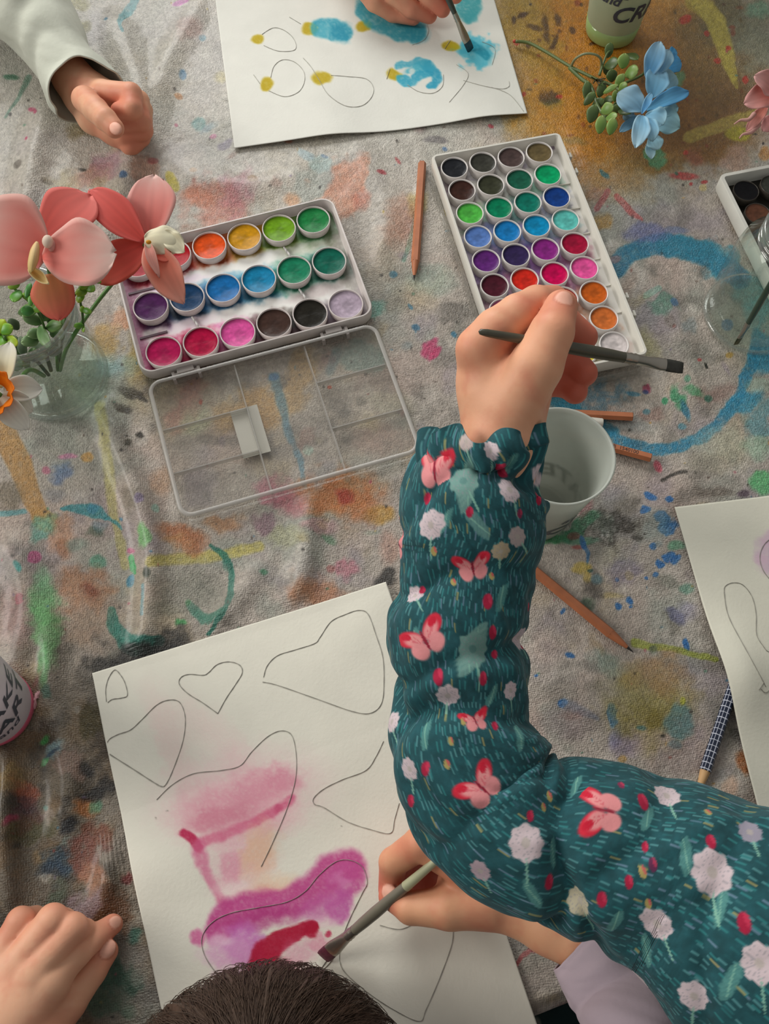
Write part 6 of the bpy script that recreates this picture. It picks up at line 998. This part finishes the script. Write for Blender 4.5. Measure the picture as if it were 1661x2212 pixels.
o1 = orchid('coral pink orchid with four broad petals over the left glass jar', [
 ((96, 508), (196, 424), 118, dict(zb=.128, zt=.128, p=1.15, q=.55, cb='cc6058', ce='d87870', cup=.05, bend=.10)),
 ((104, 592), (128, 692), 96, dict(zb=.120, zt=.102, p=.85, q=.55, cb='c48c5c', ce='cc6258', cup=-.10, bend=.08)),
 ((102, 545), (-58, 500), 205, dict(zb=.136, zt=.145, p=1.05, q=.5, cup=.03, bend=.06, cpow=1.3, **PK)),
 ((92, 556), (250, 545), 146, dict(zb=.138, zt=.142, p=1.2, q=.55, cup=.03, bend=.06, cpow=1.0, ruf=.02, **PK))], .136,
 [W(100, 560, .134), W(108, 600, .10), W(118, 690, .06), W(125, 800, .008)])
g = G(); blob_(g, W(103, 522, .146), .0034, .0034, .0042, 'd4c4b4', UP); blob_(g, W(111, 530, .143), .0026, .0026, .0042, 'd09a90', UP); fin(g, 'column', petalm, o1, 0)
g = G(); petal(g, W(80, 522, .146), W(66, 590, .142), 20*dep(W(70, 560, .14))/F, cup=-.5, bend=.16, cb='d4bc90', ce='c8b070', p=1, q=.5, tilt=20); petal(g, W(62, 578, .141), W(104, 612, .138), 22*dep(W(70, 560, .14))/F, cup=.6, bend=-.18, cb='c49a50', ce='d6caa0', p=1, q=.6); tag(fin(g, 'lip', petalm, o1), 'pale yellow curled lip')
o2 = orchid('coral pink orchid with narrow folded petals overlapping the corner of the large palette', [
 ((313, 522), (196, 412), 78, dict(zb=.118, zt=.128, p=1.15, q=.6, cb='c85048', ce='cc6660', cup=.10, bend=.08)),
 ((324, 508), (334, 380), 104, dict(zb=.118, zt=.132, p=1.15, q=.52, cb='cc6c64', ce='e2b8b0', cup=.05, bend=.05)),
 ((318, 528), (206, 604), 88, dict(zb=.112, zt=.100, p=1.1, q=.55, cb='c04c44', ce='c4604c', cup=.05, bend=.08, ruf=.03)),
 ((318, 526), (398, 655), 74, dict(zb=.122, zt=.106, p=1.0, q=.62, cb='d06c54', ce='dca494', cup=.16, bend=.12, ruf=.03)),
 ((316, 515), (345, 600), 22, dict(zb=.126, zt=.118, p=1.0, q=.7, cb='d49488', ce='d4a69a', cup=.3, bend=.1))], .12,
 [W(316, 524, .116), W(290, 560, .095), W(220, 640, .075), W(150, 740, .07), W(130, 800, .008)])
g = G(); petal(g, W(312, 518, .128), W(396, 520, .126), 62*dep(W(350, 515, .12))/F, cup=-.16, bend=.10, cb='d4cfb4', ce='d6d2bc', p=1.0, q=.45, ruf=.05); petal(g, W(352, 500, .129), W(398, 545, .124), 40*dep(W(350, 515, .12))/F, cup=.2, bend=.05, cb='d2ccb0', ce='d6d2bc', p=1.1, q=.55, ruf=.08); blob_(g, W(321, 523, .131), .0016, .0012, .0012, 'c8902c'); tag(fin(g, 'lip', petalm, o2), 'creamy white lip')
g = G(); petal(g, W(335, 545, .122), W(372, 556, .122), 34*dep(W(350, 515, .12))/F, cb='cc5c48', ce='cc6c5c', p=1.1, q=.5); fin(g, 'petal', petalm, o2)
# succulents inside the left jar
def leaf(g, c, ang, ln, wd, z, cols=('3f6a34', '7a9a60'), dz=.004, tilt=0, bend=.12, cup=-.12, seed=0):
    t = math.radians(ang); b = (c[0]-math.cos(t)*ln/2, c[1]+math.sin(t)*ln/2); e = (c[0]+math.cos(t)*ln/2, c[1]-math.sin(t)*ln/2); B_ = W(*b, z-dz); E_ = W(*e, z+dz)
    petal(g, B_, E_, wd*dep(B_)/F, cup=cup, bend=bend, cb=cols[0], ce=cols[1], p=1.15, q=.55, nu=12, nv=9, seed=seed, cpow=3, vein=.02, tilt=tilt)
su = thing('succulent_sprig', 'bunch of dull green rounded succulent leaves inside the left glass jar', 'plant')
for i, (x, y, a_, ln, wd, z, k) in enumerate([(62, 672, 10, 44, 26, .080, 0), (52, 655, 200, 0.1, .1, .07, 0), (70, 690, 160, 46, 24, .074, 1), (98, 678, 40, 34, 30, .076, 0), (96, 650, 60, 30, 26, .086, 2), (78, 722, 195, 40, 26, .066, 1), (64, 738, 190, 38, 26, .068, 1), (98, 730, -62, 56, 24, .074, 1), (118, 705, 10, 36, 26, .078, 0), (125, 718, -50, 40, 30, .070, 1), (112, 690, 80, 30, 26, .07, 0), (38, 745, 110, 44, 18, .058, 2), (50, 752, 100, 50, 20, .060, 2), (70, 765, 60, 30, 18, .055, 1), (86, 752, -10, 34, 20, .050, 2), (108, 748, 30, 30, 20, .048, 0), (30, 700, 130, 30, 22, .052, 2), (140, 700, 30, 24, 24, .06, 0), (90, 770, 10, 30, 18, .040, 2), (58, 780, 80, 30, 18, .04, 0), (120, 760, 20, 30, 20, .036, 2), (44, 790, 40, 30, 16, .035, 2)]):
    if ln < 1: continue
    g = G(); leaf(g, (x, y), a_, ln, wd, z, [('3a5a2c', '6f8c50'), ('48683c', '86a070'), ('44543c', '7a8a70')][k], seed=i); fin(g, 'leaf', leafm, su, .0012)
g = G(); tubec(g, [W(90, 715, .07), W(92, 740, .05), W(110, 800, .006)], .0016, '3a4a2a'); tubec(g, [W(50, 770, .05), W(80, 780, .03), W(105, 810, .006)], .0014, '3a4a2a'); fin(g, 'stem', leafm, su, 0)
def sprig(label, path, zs, leaves, cols, inside):
    t = thing('green_sprig', label, 'plant'); pts = [W(x, y, z) for (x, y), z in zip(path, zs)]; g = G(); tubec(g, crom(pts+inside, 5), .0009, '3a5a22', 6); fin(g, 'stem', leafm, t, 0)
    for i, (x, y, a_, ln, wd, z) in enumerate(leaves): g = G(); leaf(g, (x, y), a_, ln, wd, z, cols[i % len(cols)], dz=.001, seed=i+40); fin(g, 'leaf', leafm, t, .0008)
gr2 = [('3c7a28', '6a9a3c'), ('2f6a30', '4f8a44'), ('5a8a2c', '84a440')]
sprig('bright green leafy sprig hanging into the left jar below the orchid', [(8, 602), (38, 630), (66, 655), (90, 690)], [.105, .102, .096, .088], [(16, 608, 10, 26, 16, .107), (34, 600, 20, 24, 15, .108), (30, 618, 200, 26, 16, .106), (36, 640, 250, 28, 26, .104), (62, 628, 70, 32, 13, .106), (58, 640, 150, 20, 16, .103), (68, 648, 80, 26, 14, .104), (60, 672, 190, 28, 22, .098), (80, 665, 20, 22, 22, .098), (82, 650, 30, 16, 14, .102)], gr2, [W(110, 760, .03)])
sprig('yellow-green leafy sprig trailing outside the left jar rim', [(190, 602), (182, 625), (174, 650), (178, 675), (180, 708)], [.104, .100, .092, .085, .078], [(182, 615, 40, 26, 20, .105), (196, 622, -40, 22, 20, .104), (176, 632, 200, 26, 18, .102), (190, 606, 10, 24, 14, .106), (174, 645, 240, 22, 16, .098), (188, 672, -20, 22, 13, .09), (178, 668, 80, 14, 10, .09), (170, 704, 190, 20, 13, .082), (181, 712, 270, 12, 7, .08), (212, 608, -20, 14, 10, .104)], [('4c7a1c', '84a030'), ('3c7222', '6f9c34')], [])
t = [o for o in bpy.data.objects if o.name == 'green_sprig.001'][0]
g = G(); tubec(g, crom([W(190, 602, .104), W(160, 640, .098), W(140, 700, .075), W(128, 790, .008)], 5), .0009, '3a5a22', 6); fin(g, 'stem', leafm, t, 0)
sprig('lime green round-leaved sprig above the white daffodil', [(-12, 700), (4, 722), (20, 742)], [.10, .10, .095], [(2, 706, 60, 34, 26, .103), (14, 712, 20, 30, 26, .103), (24, 738, -30, 34, 26, .10), (6, 738, 250, 30, 28, .10), (-12, 725, 180, 30, 26, .10)], [('7a9a1c', 'a4b430'), ('4c8a24', '88a838')], [W(70, 800, .008)])
# daffodil
df = thing('daffodil_flower', 'white daffodil with an orange trumpet cut off by the left edge', 'flower'); dz = .108
for i, (b, tp_, w_, zt) in enumerate([((0, 838), (22, 742), 62, .112), ((8, 842), (91, 840), 58, .104), ((6, 852), (70, 890), 56, .098), ((2, 858), (62, 928), 56, .096), ((-8, 855), (-50, 930), 56, .10), ((-10, 840), (-95, 830), 58, .11), ((-6, 835), (-60, 760), 58, .114)]):
    g = G(); B_ = W(*b, dz); petal(g, B_, W(*tp_, zt), w_*dep(B_)/F, cb='c8bc80' if i == 0 else 'cac8b4', ce='d2d0c8', p=1.0, q=.62, cup=.14, bend=.12, vein=.03, seed=i+60, cpow=.7); fin(g, 'petal', petalm, df)
g = G(); V = []; C_ = []; cx = W(-8, 850, dz+.002); s_u = RT; t_u = np.cross(CAMN, RT)
for i in range(10):
    u = i/9; rr = .006+.0082*u**.7
    for k in range(60): th = 2*math.pi*k/60; rz = 1+.07*u*u*math.sin(th*9)+.03*u*math.sin(th*17); V.append(cx+(RT*math.cos(th)+np.cross(CAMN, RT)*math.sin(th))*rr*rz*1.02+CAMN*(.011*u-.002+.0012*u*math.sin(th*8+1))); C_.append(np.clip(lin(hx('c86a10' if i > 5 else 'd2780f'))*1.4, 0, .9))
g.V.append(np.array(V)); g.F += gridf(10, 60, True); g.C.append(np.array(C_)); blob_(g, cx+CAMN*.0015, .0078, .0078, .002, 'b85c0a', CAMN); tag(fin(g, 'trumpet', petalm, df), 'frilled orange trumpet')
g = G(); 
for k in range(6): th = k; tubec(g, [cx, cx+CAMN*.007+RT*.0018*math.cos(th)+UP*.0018*math.sin(th)], [.0004, .0007], 'd0882c', 6)
fin(g, 'stamens', petalm, df, 0); g = G(); tubec(g, crom([cx-CAMN*.004, cx-CAMN*.02, W(60, 800, .05), W(95, 812, .008)], 5), .0016, '55803a'); fin(g, 'stem', leafm, df, 0)
# blue blossom spray lying on the table
bl = thing('blue_blossom', 'pale blue silk blossom spray with green leaves lying on the ochre stain', 'flower'); zz = lambda x, y: (1060+x*.3618, y*.3618)
LB = '5a9cc8'; LE_ = '9ebccc'
BP = [((1050, 400), (1136, 372), 120, .030, .034, '4088b8', '5c9cc4'), ((1060, 330), (1110, 310), 70, .026, .028, '4088b8', '5c9cc4'), ((1010, 520), (1108, 455), 130, .024, .030, '78a4b8', '94b4bc'), ((960, 590), (1000, 420), 150, .030, .036, '6aa4c4', '90b8cc'), ((930, 470), (1010, 252), 118, .034, .052, '5c9cc8', 'a8c8d8'), ((1000, 440), (1062, 300), 100, .036, .046, '7cb0cc', 'a6c6d4'),
 ((905, 665), (758, 560), 168, .030, .034, '7aa8c4', '94b0bc'), ((930, 655), (1172, 552), 96, .034, .030, '62a4c8', '5898c4'), ((930, 680), (1112, 640), 120, .026, .026, '6a9cb0', '88b0b8'), ((935, 700), (1126, 765), 165, .022, .024, '6c98ac', '92b8bc'), ((900, 690), (770, 790), 60, .020, .012, '6494b4', '7aa4bc'), ((860, 700), (790, 690), 80, .018, .016, '7698ac', '88a4b0'),
 ((950, 820), (1000, 895), 100, .018, .016, '7aa4b4', '94b4bc'), ((940, 850), (956, 950), 62, .016, .012, '80aab8', '9cb8c0'), ((920, 695), (1036, 745), 150, .036, .040, '6ca0bc', '98bcc8'), ((915, 700), (960, 850), 110, .042, .046, '6ca4c4', '9cc0cc'), ((905, 690), (862, 890), 108, .046, .050, '7cb0cc', 'b0ccd8'), ((900, 680), (958, 560), 46, .048, .054, '5c9ccc', '8cbcd4')]
for i, (b, tp_, w_, zb, zt, c1, c2) in enumerate(BP):
    g = G(); B_ = W(*zz(*b), zb); petal(g, B_, W(*zz(*tp_), zt), w_*.3618*dep(B_)/F, cb=c1, ce=c2, p=1.2, q=.55, cup=.12, bend=.12, ruf=.05, seed=i+90, vein=.04); fin(g, 'petal', petalm, bl)
LV = [(705, 300, 80, 92, 52, .018, 1), (722, 382, 10, 84, 80, .020, 1), (792, 365, 80, 92, 70, .034, 0), (842, 432, 20, 88, 82, .030, 0), (842, 342, -30, 80, 60, .020, 1), (722, 452, 90, 76, 66, .018, 1), (770, 480, 60, 90, 50, .026, 0), (716, 532, 30, 100, 34, .030, 0), (742, 572, 85, 70, 40, .028, 0), (790, 520, 40, 66, 50, .026, 0), (572, 540, 85, 110, 52, .014, 1), (660, 535, 70, 96, 56, .016, 1), (590, 590, 50, 100, 50, .016, 1), (606, 680, 75, 112, 72, .020, 1), (640, 620, 40, 90, 60, .012, 1), (696, 650, 30, 84, 72, .030, 0), (656, 745, 80, 110, 66, .034, 0), (722, 755, 75, 104, 64, .034, 0), (722, 700, 10, 70, 56, .030, 0), (800, 670, -20, 76, 60, .022, 1), (752, 650, 60, 60, 50, .018, 1), (700, 600, 20, 80, 50, .012, 1), (745, 640, 100, 60, 40, .012, 1), (690, 420, 120, 60, 50, .012, 1)]
for i, (x, y, a_, ln, wd, z, k) in enumerate(LV):
    g = G(); leaf(g, zz(x, y), a_, ln*.3618, wd*.3618, z, [('5c7c38', '8a9c5c'), ('3a4c28', '5c7040')][k], seed=i+130); fin(g, 'leaf', leafm, bl, .0007)
def zp(x, y, z): return W(*zz(x, y), z)
g = G(); tubec(g, crom([zp(148, 248, .003), zp(225, 256, .004), zp(330, 310, .006), (zp(470, 395, .009)), zp(560, 440, .012), zp(640, 478, .014), zp(740, 520, .016), zp(900, 640, .022)], 5), .0014, '5c6a3c'); tubec(g, crom([zp(470, 405, .008), zp(540, 470, .010), zp(600, 520, .012), zp(640, 640, .014), zp(690, 700, .018)], 5), .0017, '56683c'); tubec(g, crom([zp(480, 395, .010), zp(505, 352, .020), zp(560, 322, .026), zp(620, 325, .026), zp(655, 350, .022), zp(660, 400, .014), zp(645, 450, .008)], 5), [.0011]*31, '7c8464'); tubec(g, crom([zp(650, 450, .014), zp(690, 330, .018), zp(720, 300, .018)], 5), .0010, '56683c'); tubec(g, crom([zp(740, 520, .016), zp(900, 450, .02), zp(930, 400, .03)], 5), .0012, '56683c'); fin(g, 'stem', leafm, bl, 0)
g = G(); blob_(g, zp(142, 246, .003), .0016, .0016, .0018, 'b04838', RT); tag(fin(g, 'stem_tip', leafm, bl, 0), 'red cut tip')
g = G()
for k in range(9): tubec(g, [zp(625, 475, .016), zp(600+k*12, 470+((k*37) % 50)-10, .022)], .0005, '2c3018', 5)
fin(g, 'dark_stamens', leafm, bl, 0)
# pink blossom at the right edge
pkf = thing('pink_blossom', 'salmon pink silk blossom with thin curled tips at the right edge', 'flower'); qq = lambda x, y: (1440+x*.133, 120+y*.133)
for i, (b, tp_, w_, zb, zt, c1, c2) in enumerate([((1760, 620), (1420, 330), 380, .060, .075, 'cc8880', 'd4a8a4'), ((1760, 640), (1245, 790), 400, .056, .060, 'c87c70', 'cc9c98'), ((1780, 700), (1800, 1000), 330, .05, .05, 'c87c70', 'cc9c98'), ((1740, 1000), (1560, 1240), 260, .030, .028, 'c4807c', 'c89a98'), ((1850, 600), (2200, 500), 380, .06, .06, 'c87c70', 'cc9c98'), ((1640, 800), (1280, 1230), 190, .042, .034, 'c87c6c', 'd0a09c')]):
    g = G(); B_ = W(*qq(*b), zb); petal(g, B_, W(*qq(*tp_), zt), w_*.133*dep(B_)/F, cb=c1, ce=c2, p=1.15, q=.55, cup=.1, bend=.12, ruf=.05, seed=i+200); fin(g, 'petal', petalm, pkf)
for pts, z in (([(1420, 950), (1330, 1040), (1200, 1050), (1095, 1115)], .045), ([(1500, 1120), (1380, 1240), (1240, 1280), (1180, 1345)], .036)):
    g = G(); P_ = [W(*qq(*p), z) for p in pts]; tubec(g, crom(P_, 6), np.linspace(.0022, .0004, 19), 'd0a49c', 8); tag(fin(g, 'curled_tip', petalm, pkf, 0), None)
g = G(); tubec(g, crom([W(*qq(1800, 700), .045), W(*qq(1900, 900), .03), W(*qq(2200, 1100), .006)], 5), .0014, '5c6a3c'); fin(g, 'stem', leafm, pkf, 0)
# a dried pink paint flake by the cup
fk = thing('paint_flake', 'crumpled pink paint flake touching the cup at the left edge', 'paint flake'); g = G(); V = []
fo = crom([W(x, y, .001)[:2] for x, y in [(66, 1551), (74, 1535), (80, 1525), (79, 1512), (88, 1506), (90, 1496), (96, 1488), (88, 1486), (80, 1493), (74, 1504), (71, 1518), (70, 1532)]], 4, True); m = len(fo); c0 = fo.mean(0)
V = [(*p, .0012+.0006*math.sin(i*1.7)) for i, p in enumerate(fo)]+[(*(c0+(p-c0)*.5), .003+.0006*math.sin(i)) for i, p in enumerate(fo)]+[(*c0, .0035)]
g.add(V, gridf(2, m, True)+[[m+i, m+(i+1) % m, 2*m] for i in range(m)]); g.build('flake', pm('dried_pink_paint', 'c49498', rough=.5, bump=(400, .4, .001)), fk, solid=.0005)
# ---------------- light ----------------
w = bpy.data.worlds.new('room_light'); SC.world = w; w.use_nodes = True; nt = w.node_tree; nt.nodes.clear(); o = nt.nodes.new('ShaderNodeOutputWorld'); bg = nt.nodes.new('ShaderNodeBackground')
tc = nt.nodes.new('ShaderNodeTexCoord'); gr = nt.nodes.new('ShaderNodeTexGradient'); cr = nt.nodes.new('ShaderNodeValToRGB'); sp = nt.nodes.new('ShaderNodeSeparateXYZ'); nt.links.new(tc.outputs['Generated'], sp.inputs[0])
cr.color_ramp.elements[0].position = .35; cr.color_ramp.elements[0].color = (.16, .145, .12, 1); cr.color_ramp.elements[1].position = .75; cr.color_ramp.elements[1].color = (.62, .62, .60, 1)
mr = nt.nodes.new('ShaderNodeMapRange'); mr.inputs[1].default_value = -1; mr.inputs[2].default_value = 1; nt.links.new(sp.outputs['Z'], mr.inputs[0]); nt.links.new(mr.outputs[0], cr.inputs[0]); nt.links.new(cr.outputs[0], bg.inputs[0]); bg.inputs[1].default_value = .44; nt.links.new(bg.outputs[0], o.inputs[0])
def area(name, loc, tgt, sx, sy, pw, col):
    l = bpy.data.lights.new(name, 'AREA'); l.shape = 'RECTANGLE'; l.size = sx; l.size_y = sy; l.energy = pw; l.color = col; ob = bpy.data.objects.new(name, l); COL.objects.link(ob); ob.location = loc
    ob.rotation_euler = (Vector(tgt)-Vector(loc)).to_track_quat('-Z', 'Y').to_euler(); return ob
area('window_daylight', (-.9, 2.5, 1.5), (0, .35, 0), 1.4, 1.2, 44, (1, .99, .96))
area('side_window_daylight', (-2.1, .5, 1.3), (0, .35, 0), 1.0, .9, 26, (1, .96, .9))
SC.view_settings.view_transform = 'Standard'; SC.view_settings.look = 'None'; SC.view_settings.exposure = .22; SC.view_settings.gamma = 1; SC.view_settings.use_curve_mapping = False
